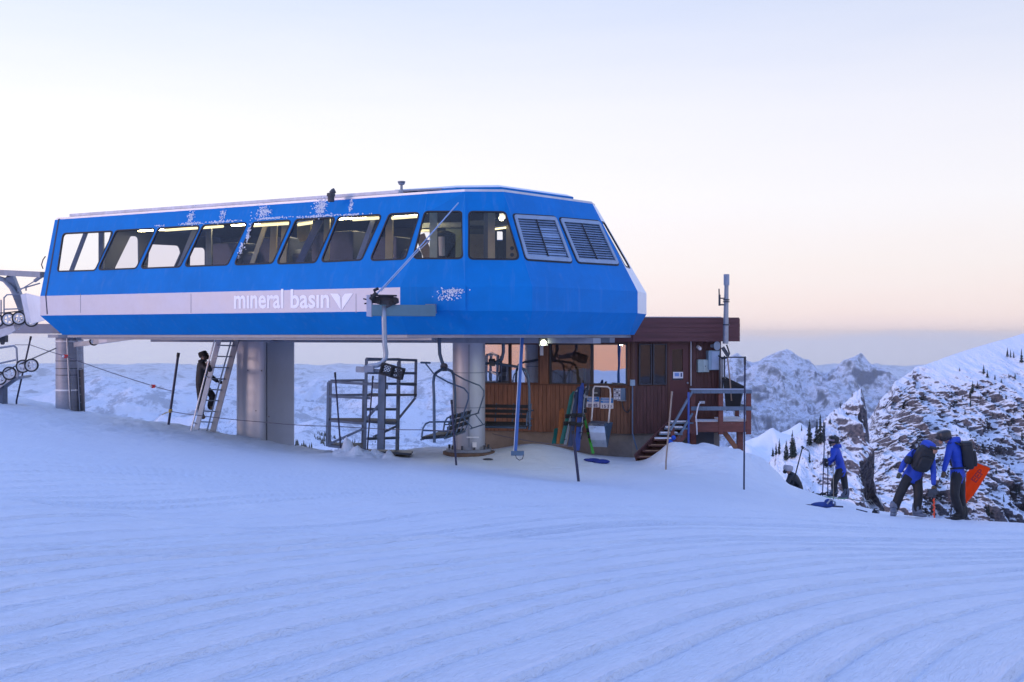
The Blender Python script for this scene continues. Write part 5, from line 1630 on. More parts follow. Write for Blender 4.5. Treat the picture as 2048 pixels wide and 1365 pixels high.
o1 = P(888, 868, 27.8)
make_chair('empty chair in profile against the round grey column', o1, (-.975, -.2, 0), (.2, .975, 0), [(0, 0, 1.56), (.05, 0, 1.68), (.10, 0, 1.85), (.11, 0, 2.1), (.11, 0, 2.6)])
o2 = P(984, 849, 29.9)
make_chair('empty chair facing out behind the round grey column', o2, (-.25, -.968, 0), (-.968, .25, 0), [(0, 0, 1.52), (.02, -.12, 1.55), (.03, -.26, 1.62), (.03, -.30, 1.80), (.03, -.30, 2.5)])

# the work carrier on the rail outside the nose
wc = thing('work_carrier', 'hanger arm with grip holding two black crates before the nose', 'work carrier', P(770, 720, 24.7))
dg_ = 24.7
MB().prism([P(738, 606, dg_), P(752, 594, dg_), P(775, 590, dg_), P(796, 597, dg_), P(797, 606, dg_), P(783, 612, dg_), P(772, 618, dg_), P(757, 608, dg_)], (0, .14, 0)).build('grip', DGREY, wc, bevel=.008)
MB().beam(P(742, 591, dg_ - .05), P(793, 592, dg_ - .05), .24, .03).build('grip_cover', BLACK, wc)
for (x_, y_, r_) in ((791, 601, .065), (783, 606, .05), (757, 604, .05)):
    MB().disc(P(x_, y_, dg_ - .04), (0, 1, 0), r_, .10, 16).build('roller', BLACK, wc)
MB().tube([P(744, 602, dg_), P(727, 598, dg_ - .1)], .016, 6).tube([P(744, 604, dg_), P(729, 608, dg_ - .1)], .016, 6).build('lever', BLACK, wc)
MB().tube([P(768, 612, dg_), P(768, 640, dg_), P(769.5, 690, dg_), P(772, 706, dg_), P(771, 716, dg_), P(765, 726, dg_), P(755, 731, dg_), P(735, 733, dg_)], .052, 14).build('hanger', mat('hanger_tube', (.30, .35, .42), .35, .5), wc, smooth=True)
MB().box(P(738, 738, dg_), (.20, .16, .14)).build('clamp', GREY, wc, bevel=.01)
MB().beam(P(712, 739, dg_ + .05), P(735, 740, dg_ + .05), .10, .12).build('side_bracket', GALV, wc)
MB().beam(P(742, 740, dg_ + .1), P(762, 742, dg_ + .1), .06, .06).build('arm', GREY, wc)
for k in (0, 1):
    c = P(774 + 21 * k, 740 + 6 * k, dg_ - .02)
    t = thing('milk_crate', ('left' if k == 0 else 'right') + ' black lattice milk crate hung on the work carrier arm', 'crate', c, 'crates on the work carrier')
    M_ = Matrix.Rotation(R(15), 3, 'Y') @ Matrix.Rotation(R(-8), 3, 'Z')
    S_ = .215
    fr = MB()
    h = S_ / 2
    cs_ = [Vector((i * h, j * h, k2 * h)) for i in (-1, 1) for j in (-1, 1) for k2 in (-1, 1)]
    for a_ in cs_:
        for b2 in cs_:
            if sum(abs(a_[i] - b2[i]) > 1e-6 for i in range(3)) == 1 and tuple(a_) < tuple(b2):
                fr.beam(c + M_ @ a_, c + M_ @ b2, .03, .03)
    fr.build('frame', BLACK, t)
    for (n0, u0, v0) in ((Vector((0, -1, 0)), Vector((1, 0, 0)), Vector((0, 0, 1))), (Vector((1, 0, 0)), Vector((0, 1, 0)), Vector((0, 0, 1))), (Vector((0, 1, 0)), Vector((1, 0, 0)), Vector((0, 0, 1))), (Vector((-1, 0, 0)), Vector((0, 1, 0)), Vector((0, 0, 1)))):
        lt_ = MB()
        for j in range(-3, 4):
            for sg in (1, -1):
                pts = []
                for u_ in (-h, h):
                    pts.append((u_, sg * u_ + j * .06))
                (ua, va), (ub, vb) = pts
                # clip the strip to the crate side
                def clipv(u1, v1, u2, v2):
                    t0, t1 = 0, 1
                    dv = v2 - v1
                    lo, hi = (-h - v1) / dv, (h - v1) / dv
                    if lo > hi: lo, hi = hi, lo
                    t0 = max(t0, lo); t1 = min(t1, hi)
                    return (t0, t1) if t1 > t0 + .02 else None
                cl_ = clipv(ua, va, ub, vb)
                if cl_ is None: continue
                g_ = lambda tt: c + M_ @ (n0 * h + u0 * (ua + (ub - ua) * tt) + v0 * (va + (vb - va) * tt))
                lt_.beam(g_(cl_[0]), g_(cl_[1]), .010, .010, up=M_ @ n0)
        lt_.build('lattice', BLACK, t)
    MB().box(c - M_ @ Vector((0, 0, h)), (S_, S_, .012), M=M_).build('base', BLACK, t)

# tow rod resting from the grip up to the roof
tr_ = thing('steel_rod', 'long pale blue steel rod slanting across the nose windows', 'rod', P(755, 590, 24.6))
MB().tube([P(752, 590, 24.55), P(820, 516, 24.8), P(917, 406, 25.15)], .014, 8).build('rod', mat('pale_blue_rod', (.30, .42, .62), .4, .4), tr_)
MB().tube([P(762, 583, 24.6), P(831, 508, 24.82), P(862, 478, 24.9)], .010, 6).build('cord', mat('cord_grey', (.4, .45, .55), .6), tr_)
MB().tube([P(741, 600, 24.55), P(753, 586, 24.55)], .045, 8).tube([P(747, 582, 24.55), P(757, 577, 24.55)], .03, 8).build('socket', BLACK, tr_)
MB().box(P(855, 483, 24.9), (.06, .05, .06)).build('knot', NAVY, tr_)

# blue bar hanging beneath the nose
bb_ = thing('blue_bar', 'tall blue bar with a wire loop hanging from the terminal nose', 'bar', P(1045, 675, 26.9))
MB().beam(P(1045, 672, 26.9), P(1031, 905, 26.6), .068, .05, up=(0, 1, 0)).build('bar', mat('bar_blue', (.05, .16, .46), .35, .1), bb_)
MB().beam(P(1041.3, 674, 26.85), P(1027.4, 903, 26.55), .012, .05, up=(0, 1, 0)).build('bright_edge', mat('bare_edge', (.62, .68, .8), .3, .6), bb_)
MB().beam(P(1022, 907, 26.55), P(1048, 907, 26.55), .09, .10).build('foot_plate', mat('slate_plate', (.10, .17, .25), .5, .2), bb_)
MB().tube([P(1031, 911, 26.5), P(1033, 917, 26.5), P(1039, 921, 26.5), P(1045, 918, 26.5), P(1047, 910, 26.5)], .010, 6).build('wire_loop', DGREY, bb_)
MB().box(P(1045, 672, 26.9), (.16, .12, .08)).build('bracket', NAVY, bb_)

# ------------------------------------------------------------------ steel service platform
sp = thing('service_platform', 'open grey steel service platform with two levels under the terminal', 'platform', P(745, 905, 28.8))
PLM = mat('platform_steel', (.13, .17, .24), .5, .3, .2, 6)
FR, BK = 28.5, 29.7
def bm2(x0, y0, d0, x1, y1, d1, name='bar', w=.055, m=PLM): return MB().beam(P(x0, y0, d0), P(x1, y1, d1), w, w, up=(.1, 1, .05)).build(name, m, sp)
for (x_, y0, y1, d) in ((661, 762, 892, BK), (657, 765, 893, FR + .2), (728, 762, 893, BK), (733, 718, 903, FR), (765, 748, 899, FR - .2), (799, 720, 902, BK), (832, 720, 795, BK), (797, 724, 901, FR + .5)):
    bm2(x_, y0, d, x_ - (y1 - y0) * .02, y1, d, 'post', .062 if x_ != 765 else .16)
for (x0, y0, d0, x1, y1, d1) in ((661, 762, BK, 733, 761, BK), (657, 764, FR + .2, 762, 770, FR - .1), (660, 791, BK, 728, 790, BK), (658, 793, FR + .2, 740, 797, FR), (660, 841, BK, 728, 839, BK), (661, 842, FR + .2, 731, 848, FR),
                                 (658, 891, BK, 727, 888, BK), (657, 892, FR + .2, 728, 901, FR), (657, 889, FR + .2, 731, 856, FR), (733, 718, FR, 833, 721, BK), (733, 720, FR, 799, 719, BK), (733, 746, FR, 832, 747, BK), (733, 768, FR, 832, 768, BK),
                                 (733, 819, FR, 797, 819, BK), (764, 803, FR - .1, 731, 841, FR), (831, 796, BK, 797, 838, BK), (797, 851, BK, 748, 874, FR), (735, 878, FR, 797, 876, BK), (729, 903, FR, 797, 903, BK), (729, 843, FR, 797, 848, FR + .5), (797, 768, FR + .5, 832, 770, BK)):
    bm2(x0, y0, d0, x1, y1, d1)
for (pts) in ([(731, 794, FR), (800, 793, FR - .1), (834, 792, BK), (740, 790, BK)], [(731, 845, FR), (790, 847, FR), (797, 842, BK), (735, 840, BK)], [(657, 892, FR + .2), (728, 899, FR), (730, 890, BK), (661, 889, BK)], [(658, 842, FR + .2), (731, 846, FR), (730, 840, BK), (661, 840, BK)]):
    MB().prism([P(*p) for p in pts], (0, 0, .045)).build('deck_plate', mat('grating', (.10, .11, .13), .6, .3), sp)
MB().prism([P(722, 905, FR - .3), P(822, 911, FR - .3), P(826, 905, BK), P(730, 902, BK)], (0, 0, .05)).build('base_plate', DGREY, sp)
MB().beam(P(744, 772, FR - .1), P(776, 774, FR - .1), .05, .12).build('bracket', GREY, sp)

# ------------------------------------------------------------------ ladder to the machine room
lad = thing('access_ladder', 'slanting metal ladder with handrails up to the terminal floor', 'ladder', P(400, 862, 31.4))
LM = mat('ladder_aluminium', (.56, .56, .60), .4, .5, .12, 5)
dl = 31.6
MB().beam(P(441, 668, dl), P(391, 866, dl - .2), .07, .12, up=(1, 0, 0)).build('stringer', LM, lad)
MB().beam(P(474, 676, dl + .5), P(424, 870, dl + .3), .08, .14, up=(1, 0, 0)).build('stringer', mat('ladder_tan', (.44, .43, .45), .45, .4), lad)
for y_ in (691, 713, 735, 757.5, 779.5, 801, 822.5, 844):
    f_ = (y_ - 668) / 198
    MB().beam(P(443 - 50 * f_, y_, dl - .1), P(472 - 50 * f_, y_ + 1, dl + .42), .11, .03).build('rung', GREY, lad)
MB().tube([P(434, 664, dl - .45), P(416, 728, dl - .45), P(382, 862, dl - .6)], .020, 8).build('handrail', LM, lad)
MB().tube([P(465, 672, dl + .05), P(440, 762, dl + .05), P(413, 866, dl - .1)], .020, 8).build('handrail', GREY, lad)
for y_ in (752, 845):
    f_ = (y_ - 668) / 198
    MB().tube([P(432 - 50 * f_ - 2, y_, dl - .5), P(441 - 50 * f_, y_ + 4, dl)], .016, 6).build('stay', LM, lad)

# ------------------------------------------------------------------ poles, ropes, little flags
PB = mat('dark_blue_pole', (.015, .02, .06), .5); PBAM = mat('bamboo', (.30, .24, .20), .55, 0, .2, 8)
poles = [(357, 706, 337, 850, 32.0, .035, PB, 'tall dark pole standing left of the access ladder'), (62, 673, 33, 802, 33.6, .026, PB, 'thin leaning pole at the far left crest'),
         (670, 745, 682, 906, 28.2, .020, PB, 'thin dark pole before the left half of the service platform'), (746, 752, 735, 893, 28.15, .018, PB, 'thin pole through the middle of the service platform'),
         (903, 800, 913, 938, 26.4, .022, PB, 'short dark pole before the round grey column'), (1146, 862, 1158, 970, 25.4, .030, PB, 'dark blue pole in the snow below the leaning skis'),
         (1490, 715, 1488, 966, 27.2, .020, PB, 'thin tall pole before the hut deck'), (1344, 783, 1332, 924, 28.0, .020, PBAM, 'pale bamboo pole at the foot of the hut stairs')]
for (x0, y0, x1, y1, d, r_, m, lab) in poles:
    t = thing('marker_pole', lab, 'pole', on(x1, d), 'marker poles')
    base = on(x1, d); base.z = min(base.z, P(x1, y1, d).z) - .25
    MB().tube([P(x0, y0, d), P(x1, y1, d), base], r_, 8).build('shaft', m, t)
    MB().tube([P(x0, y0, d), P(x0 - (x0 - x1) * .06, y0 + (y1 - y0) * .06, d)], r_ * 1.25, 8).build('grip', BLACK if m is PB else m, t)
t = thing('pole_cord', 'short yellow cord wound on the tall dark pole', 'cord', P(341, 823, 31.95))
MB().tube([P(324, 830, 31.9), P(332, 826, 31.9), P(341, 823, 31.9)], .012, 6).disc(P(341, 822, 32), (0, 0, 1), .05, .09, 10).build('cord', mat('yellow_cord', (.5, .35, .08), .7), t)
RP = mat('rope', (.10, .10, .14), .8)


def rope(label, pts, r_=.010):
    t = thing('boundary_rope', label, 'rope', P(*pts[0]), 'boundary ropes')
    full = []
    for (a, b_) in zip(pts[:-1], pts[1:]):
        A, B = P(*a), P(*b_)
        for k in range(8):
            f_ = k / 8
            q = A.lerp(B, f_); q.z -= .03 * (B - A).length * f_ * (1 - f_)
            full.append(q)
    full.append(P(*pts[-1]))
    MB().tube(full, r_, 6).build('line', RP, t)
    return t


rope('sagging rope from the left crest past the weathered column to the tall pole', [(30, 690, 33.6), (60, 690, 33.5), (128, 712, 33.2), (305, 772, 32.2), (345, 783, 32)])
rope('rope running from the tall pole past the ladder and wide column', [(341, 823, 31.9), (395, 831, 31.1), (530, 845, 30.6), (676, 853, 28.2), (740, 857, 28.1), (845, 860, 27), (908, 862, 26.4)])
rope('rope lying along the snow bank before the hut', [(985, 868, 29.6), (1040, 879, 28.6), (1100, 888, 27.2), (1149, 893, 25.4)], .008)
RED = mat('red_flag_cloth', (.62, .03, .03), .7)
for (x_, y_, d) in ((130, 712, 33.2), (305, 772, 32.2)):
    t = thing('rope_flag', 'small red marker flag on the rope ' + ('at the weathered column' if x_ < 200 else 'left of the tall pole'), 'flag', P(x_, y_, d), 'red rope flags')
    MB().prism([P(x_ - 3, y_ - 2.5, d - .03), P(x_ + 6, y_ - 2, d - .03), P(x_ + 5, y_ + 4, d - .03), P(x_ - 2, y_ + 5, d - .03)], (0, .02, 0)).build('cloth', RED, t)
    MB().ball(P(x_ - 3, y_ + 1, d - .03), .035).build('ball', WHITE, t)
t = thing('ice_lump', 'small dark ice lump on the snow by the column base', 'lump', on(976, 28.1))
MB().ball(on(976, 28.1, .02), .09, 8, 6, s=(1.4, .8, .3)).build('lump', DGREY, t, smooth=True)
# ------------------------------------------------------------------ people
def seg_d(p, a, b):
    ab = b - a; t = max(0, min(1, (p - a).dot(ab) / max(ab.length_squared, 1e-9)))
    return (p - (a + ab * t)).length


def skin_body(name, J, rad, bones, mats, parent, sub=2):
    """one continuous body grown over a posed skeleton; every face takes the material of the nearest bone"""
    names = list(J)
    idx = {n: i for i, n in enumerate(names)}
    org = world_org(parent)
    me = bpy.data.meshes.new(name)
    me.from_pydata([(J[n] - org)[:] for n in names], [(idx[a], idx[b]) for a, b, _ in bones], [])
    o = bpy.data.objects.new(name, me); COL.objects.link(o)
    md = o.modifiers.new('skin', 'SKIN'); md.use_smooth_shade = True
    for n in names:
        sv = me.skin_vertices[0].data[idx[n]]
        r = rad[n]
        sv.radius = r if isinstance(r, tuple) else (r, r)
        sv.use_root = (n == 'pelvis')
    ss = o.modifiers.new('sub', 'SUBSURF'); ss.levels = sub; ss.render_levels = sub
    dg = bpy.context.evaluated_depsgraph_get()
    ev = o.evaluated_get(dg)
    nm = bpy.data.meshes.new_from_object(ev)
    bpy.data.objects.remove(o)
    nm.name = name
    ms = []
    for _, _, m in bones:
        if m not in ms: ms.append(m)
    nm.materials.clear()
    for m in ms: nm.materials.append(mats[m])
    bs = [(J[a] - org, J[b] - org, (rad[a] if not isinstance(rad[a], tuple) else max(rad[a])), (rad[b] if not isinstance(rad[b], tuple) else max(rad[b])), ms.index(m)) for a, b, m in bones]
    for p in nm.polygons:
        c = p.center
        best = min(bs, key=lambda q: seg_d(c, q[0], q[1]) / max(.03, (q[2] + q[3]) / 2))
        p.material_index = best[4]; p.use_smooth = True
    ob = bpy.data.objects.new(name, nm); COL.objects.link(ob); ob.parent = parent
    return ob


BONES = [('pelvis', 'waist', 'coat'), ('waist', 'chest', 'coat'), ('chest', 'neck', 'coat'), ('neck', 'jaw', 'skin'), ('jaw', 'head', 'skin'), ('head', 'crown', 'skin'),
         ('chest', 'sh_l', 'coat'), ('sh_l', 'el_l', 'coat'), ('el_l', 'wr_l', 'coat'), ('chest', 'sh_r', 'coat'), ('sh_r', 'el_r', 'coat'), ('el_r', 'wr_r', 'coat'),
         ('pelvis', 'hip_l', 'trousers'), ('hip_l', 'kn_l', 'trousers'), ('kn_l', 'an_l', 'trousers'), ('an_l', 'toe_l', 'boot'),
         ('pelvis', 'hip_r', 'trousers'), ('hip_r', 'kn_r', 'trousers'), ('kn_r', 'an_r', 'trousers'), ('an_r', 'toe_r', 'boot')]
RADS = dict(pelvis=(.165, .13), waist=(.165, .125), chest=(.185, .135), neck=.068, jaw=.078, head=.10, crown=.07,
            sh_l=.085, el_l=.066, wr_l=.052, sh_r=.085, el_r=.066, wr_r=.052,
            hip_l=.12, kn_l=.104, an_l=.096, toe_l=.060, hip_r=.12, kn_r=.104, an_r=.096, toe_r=.060)
JBLUE = mat('jacket_blue', (.012, .055, .42), .6, 0, .22, 5, .045, 6)
NYLON = mat('black_trousers', (.010, .010, .014), .6, 0, .25, 6, .045, 6)
BOOT = mat('grey_ski_boot', (.12, .14, .19), .4, 0, .15, 6)
SKIN = mat('skin', (.36, .20, .14), .55, 0, .08, 10)
GLOVE = mat('leather_glove', (.12, .075, .035), .6, 0, .3, 10)
GLOVEB = mat('black_glove', (.012, .012, .016), .6, 0, .2, 10)
HELM = mat('dark_helmet', (.028, .026, .032), .35, 0, .4, 9)
DARKJ = mat('dark_jacket', (.020, .022, .028), .65, 0, .3, 6, .012, 9)
HAIR = mat('dark_hair', (.022, .015, .012), .7, 0, .3, 30)
PACK = mat('black_pack', (.012, .013, .018), .6, 0, .3, 6, .01, 12)


def hand(t, w, d, m, curl=.5, size=.095):
    """palm, four bent fingers and a thumb"""
    d = d.normalized()
    s = d.cross(Vector((0, 1, 0)))
    if s.length < .2: s = d.cross(Vector((1, 0, 0)))
    s.normalize(); n = s.cross(d).normalized()
    mb = MB()
    mb.ball(w + d * size * .5, size * .52, 10, 8, s=(1, 1, 1), M=Matrix((s * .95, n * .5, d * 1.05)).transposed())
    for i, (o_, ln) in enumerate(((-.30, .80), (-.10, .95), (.10, .90), (.30, .72))):
        b0 = w + d * size * .85 + s * size * o_ * 1.2
        b1 = b0 + (d * (1 - curl * .5) + n * curl * .7) * size * ln * .45
        b2 = b1 + (d * (1 - curl * 1.4) + n * curl * 1.4) * size * ln * .40
        mb.tube([b0 - d * .01, b1, b2], [.0125, .0115, .009], 7)
    b0 = w + d * size * .3 + s * size * .42
    mb.tube([b0, b0 + (s * .7 + d * .6 + n * .2) * size * .35, b0 + (s * .5 + d * 1.2 + n * .5) * size * .6], [.015, .013, .010], 7)
    return mb.build('glove' if m is not SKIN else 'hand', m, t, smooth=True)


def pad(c, sx, sy, sz, M):
    """rounded slab"""
    mb = MB()
    nu, nv = 12, 8
    vs = []; fs = []
    def se(v, e): return math.copysign(abs(v) ** e, v)
    for j in range(nv + 1):
        th = math.pi * j / nv
        for i in range(nu):
            ph = 2 * math.pi * i / nu
            q = Vector((se(math.sin(th), .5) * se(math.cos(ph), .5) * sx / 2, se(math.sin(th), .5) * se(math.sin(ph), .5) * sy / 2, se(math.cos(th), .5) * sz / 2))
            vs.append(c + M @ q)
    for j in range(nv):
        for i in range(nu):
            a = j * nu + i; b = j * nu + (i + 1) % nu
            fs.append((a, a + nu, b + nu, b))
    return mb.add(vs, fs)


def frame(up, fwd):
    up = up.normalized(); r = fwd.cross(up).normalized(); f = up.cross(r).normalized()
    return Matrix((r, f, up)).transposed()


def person(label, d0, jp, mats, soles=True, boot_len=.30, radk=1.0, group=None):
    J = {n: P(x, y, d0 + dd) for n, (x, y, dd) in jp.items()}
    base = J['an_l'].copy()
    t = thing('person', label, 'person', base, group)
    rad = {n: (tuple(q * radk for q in r) if isinstance(r, tuple) else r * radk) for n, r in RADS.items()}
    skin_body('body', J, rad, BONES, mats, t)
    return t, J


def hem(t, J, m, r0=.19, r1=.215, dn=.16, name='jacket_hem'):
    up = (J['chest'] - J['pelvis']).normalized()
    c = J['pelvis']
    mb = MB()
    side = (J['hip_r'] - J['hip_l']); side = (side - up * side.dot(up)).normalized(); f = up.cross(side)
    rings = []
    for k, (h, r) in enumerate(((.16, r0 * .93), (.05, r0), (-dn * .5, (r0 + r1) / 2), (-dn, r1), (-dn, r1 - .02))):
        rings.append([c + up * h + side * math.cos(6.2832 * i / 16) * r + f * math.sin(6.2832 * i / 16) * r * .82 for i in range(16)])
    vs = [p for r_ in rings for p in r_]; fs = []
    for j in range(4):
        for i in range(16):
            fs.append((j * 16 + i, j * 16 + (i + 1) % 16, (j + 1) * 16 + (i + 1) % 16, (j + 1) * 16 + i))
    mb.add(vs, fs).build(name, m, t, smooth=True)


def soles_(t, J, m=None):
    for sd in ('l', 'r'):
        a, b = J['an_' + sd], J['toe_' + sd]
        f = (b - a); f.z = 0; f.normalize()
        c = (a + b) / 2; z = min(a.z, b.z) - .065
        M = frame(Vector((0, 0, 1)), f)
        pad(Vector((c.x, c.y, z + .035)) + f * .0, .125, .33, .08, M).build('boot_sole', m or BOOT, t, smooth=True)
        pad(a + Vector((0, 0, .05)), .165, .18, .26, M).build('boot_cuff', m or BOOT, t, smooth=True)


# --- standing patroller at right
d0 = 25.8
t, J = person('standing patroller in blue jacket and dark helmet with a black backpack', d0, dict(
    pelvis=(1916, 953, 0), waist=(1915, 930, 0), chest=(1910, 900, -.02), neck=(1901, 884, -.04), jaw=(1893, 880, -.05), head=(1888, 873, -.05), crown=(1888, 867, -.05),
    sh_l=(1900, 895, -.16), el_l=(1893, 922, -.24), wr_l=(1887, 944, -.22), sh_r=(1921, 895, .17), el_r=(1926, 922, .20), wr_r=(1921, 946, .10),
    hip_l=(1911, 958, -.10), kn_l=(1909, 993, -.12), an_l=(1921, 1029, -.06), toe_l=(1908, 1034, -.12),
    hip_r=(1921, 958, .10), kn_r=(1921, 993, .10), an_r=(1926, 1028, .10), toe_r=(1915, 1032, .04)), dict(coat=JBLUE, trousers=NYLON, boot=NYLON, skin=SKIN))
hem(t, J, JBLUE, .185, .195, .01)
M = frame((J['crown'] - J['jaw']) + Vector((0, 0, .1)), Vector((-1, -.3, -.25)))
hc = J['head']
pad(hc + Vector((0, 0, .015)), .235, .285, .225, M).build('helmet', HELM, t, smooth=True)
MB().tube([hc + M @ Vector((-.115, .02, -.03)), hc + M @ Vector((-.06, .135, 0)), hc + M @ Vector((.06, .135, 0)), hc + M @ Vector((.115, .02, -.03))], .035, 8).build('goggles', BLACK, t)
MB().ball(hc + M @ Vector((0, .13, -.075)), .025, 8, 6).ball(hc + M @ Vector((0, .105, -.11)), .045, 8, 6).build('face', SKIN, t, smooth=True)
pad(J['neck'] + Vector((.07, .0, .02)), .24, .26, .15, frame(Vector((-.3, 0, 1)), Vector((-1, -.3, 0)))).build('hood', JBLUE, t, smooth=True)
up = J['chest'] - J['pelvis']; bkw = Vector((.93, -.35, .15))
M = frame(up, -bkw)
bc = (J['chest'] + J['waist']) / 2 + bkw.normalized() * .235
bp1 = pad(bc, .34, .26, .58, M).build('backpack', PACK, t, smooth=True)
pad(bc + M @ Vector((0, -.13, -.06)), .24, .10, .34, M).build('pocket', PACK, bp1, smooth=True)
pad(bc + M @ Vector((0, 0, .26)), .30, .24, .12, M).build('lid', PACK, bp1, smooth=True)
for sx in (-.13, .13):
    MB().tube([bc + M @ Vector((sx, .10, .26)), J['chest'] + M @ Vector((sx, .02, .20)), J['chest'] + M @ Vector((sx, .16, .08)), J['waist'] + M @ Vector((sx * 1.2, .12, .0))], .022, 6).build('strap', PACK, bp1)
MB().tube([bc + M @ Vector((-.17, .05, -.22)), J['waist'] + M @ Vector((-.19, .02, -.04)), J['waist'] + M @ Vector((-.12, .15, -.05))], .02, 6).build('hip_belt', PACK, bp1)
hand(t, J['wr_l'], Vector((-.1, -.05, -1)), GLOVE, .4)
hand(t, J['wr_r'], Vector((-.1, .05, -1)), GLOVE, .6)
soles_(t, J, NYLON)

# orange flag he holds
fg = thing('orange_flag', 'orange warning flag with dark red letters held behind the standing patroller', 'flag', P(1930, 995, 26.1))
fpts = [(1945, 922), (1950, 924), (1981, 937), (1969, 957), (1952, 984), (1930, 1008), (1927, 995), (1932, 965), (1933, 944)]
ff = MB()
cx, cy = 1950, 960
# gently rippled sheet
rowsA = [(1946, 922), (1941, 938), (1933, 946), (1932, 960), (1930, 975), (1927, 993), (1930, 1008)]
rowsB = [(1981, 937), (1975, 947), (1969, 957), (1962, 968), (1954, 981), (1945, 993), (1931, 1008.5)]
gridp = []
for (a, b_) in zip(rowsA, rowsB):
    row = []
    for k in range(9):
        u_ = k / 8
        x_ = a[0] + (b_[0] - a[0]) * u_; y_ = a[1] + (b_[1] - a[1]) * u_
        row.append(P(x_, y_, 26.15 + .035 * math.sin(u_ * 7 + y_ * .12) + .10 * u_))
    gridp.append(row)
nr_, nc_ = len(gridp), 9
vs = [p for r_ in gridp for p in r_] + [p + Vector((0, .006, 0)) for r_ in gridp for p in r_]
fs = []
o_ = nr_ * nc_
for j in range(nr_ - 1):
    for i in range(nc_ - 1):
        a, b_, c_, e_ = j * nc_ + i, j * nc_ + i + 1, (j + 1) * nc_ + i + 1, (j + 1) * nc_ + i
        fs += [(a, b_, c_, e_), (o_ + e_, o_ + c_, o_ + b_, o_ + a)]
ff.add(vs, fs)
ORG_ = mat('flag_orange', (1.0, .15, .015), .55, 0, .06, 6)
_n = ORG_.node_tree; _b = _n.nodes['Principled BSDF']; _t = _n.nodes.new('ShaderNodeBsdfTranslucent'); _t.inputs[0].default_value = (1.0, .20, .03, 1)
_m = _n.nodes.new('ShaderNodeMixShader'); _m.inputs[0].default_value = .75      # thin cloth lets the sky behind glow through
_n.links.new(_b.outputs[0], _m.inputs[1]); _n.links.new(_t.outputs[0], _m.inputs[2]); _n.links.new(_m.outputs[0], _n.nodes['Material Output'].inputs[0])
ff.build('cloth', ORG_, fg, smooth=True)
pflag = P(1955, 955, 26.02); nflag = Vector((0, -1, 0))
FINK = mat('flag_ink', (.42, .02, .01), .6)
def letters(body, O, ex, ey, name):
    """letters laid out from pixel O along ex (per em) and ey"""
    cu = bpy.data.curves.new('letters', 'FONT'); cu.body = body; cu.resolution_u = 2; cu.offset = .03
    tmp = bpy.data.objects.new('letters', cu); COL.objects.link(tmp)
    dg = bpy.context.evaluated_depsgraph_get()
    me = tmp.evaluated_get(dg).to_mesh()
    v_ = [v.co.copy() for v in me.vertices]; f_ = [tuple(p.vertices) for p in me.polygons]
    tmp.evaluated_get(dg).to_mesh_clear(); bpy.data.objects.remove(tmp); bpy.data.curves.remove(cu)
    MB().add([P(O[0] + ex[0] * v.x + ey[0] * v.y, O[1] + ex[1] * v.x + ey[1] * v.y, 26.06) for v in v_], f_).build(name, FINK, fg)
letters('EEP', (1951, 967), (12, -15), (-15, -10), 'lettering')

MB().tube([P(1944, 921, 26.1), P(1983, 936.5, 26.28)], .014, 6).build('batten', GALV, fg)

# --- bending patroller
d0 = 25.6
t, J = person('patroller in blue jacket and hood bending over a drill with a black backpack', d0, dict(
    pelvis=(1824, 954, .08), waist=(1831, 936, .0), chest=(1843, 913, -.10), neck=(1852, 901, -.18), jaw=(1857, 899, -.24), head=(1859, 896, -.27), crown=(1859, 892, -.27),
    sh_l=(1827, 905, -.05), el_l=(1809, 925, -.12), wr_l=(1799, 946, -.14), sh_r=(1863, 912, -.08), el_r=(1867, 944, -.20), wr_r=(1867, 972, -.24),
    hip_l=(1813, 960, .06), kn_l=(1800, 988, -.02), an_l=(1788, 1019, .02), toe_l=(1786, 1027, -.16),
    hip_r=(1835, 962, .06), kn_r=(1837, 992, -.04), an_r=(1834, 1022, 0), toe_r=(1845, 1028, -.12)), dict(coat=JBLUE, trousers=NYLON, boot=BOOT, skin=SKIN))
hem(t, J, JBLUE, .195, .21, .07)
hd = J['head']
pad(hd + Vector((-.03, .03, .01)), .27, .28, .26, frame(Vector((.3, -.4, .9)), Vector((.6, -.8, -.3)))).build('hood', JBLUE, t, smooth=True)
MB().ball(hd + Vector((.06, -.12, -.05)), .07, 10, 8).ball(hd + Vector((.085, -.19, -.06)), .018, 6, 6).build('face', SKIN, t, smooth=True)
MB().tube([hd + Vector((-.05, -.16, .03)), hd + Vector((.06, -.19, .0)), hd + Vector((.15, -.10, .0))], .03, 8).build('goggles', BLACK, t)
up = J['chest'] - J['pelvis']; bkw = Vector((.25, -.85, .55))
M = frame(up, -bkw)
bc = (J['chest'] * .55 + J['waist'] * .45) + Vector((.02, -.2, .06))
bp2 = pad(bc, .40, .26, .54, M).build('backpack', PACK, t, smooth=True)
pad(bc + M @ Vector((0, -.13, -.04)), .28, .10, .34, M).build('pocket', PACK, bp2, smooth=True)
pad(bc + M @ Vector((0, .0, .25)), .32, .22, .12, M).build('lid', PACK, bp2, smooth=True)
pad(bc + M @ Vector((-.26, .06, -.12)), .16, .14, .16, M).build('hip_pouch', PACK, bp2, smooth=True)
for sx in (-.15, .15):
    MB().tube([bc + M @ Vector((sx, .08, .24)), J['chest'] + M @ Vector((sx, .0, .16)), J['chest'] + M @ Vector((sx * 1.3, .16, .02))], .022, 6).build('strap', PACK, bp2)
MB().tube([bc + M @ Vector((.12, .0, -.26)), bc + M @ Vector((.14, -.03, -.48))], .01, 5).build('strap_end', PACK, bp2)
hand(t, J['wr_l'], Vector((-.25, -.1, -1)), mat('olive_glove', (.07, .07, .04), .6), .5)
hand(t, J['wr_r'], Vector((-.05, -.1, -1)), GLOVE, .9)
soles_(t, J)
dr2 = thing('drill', 'cordless drill with an orange auger bit held by the bending patroller', 'drill', P(1868, 1036, d0 - .3))
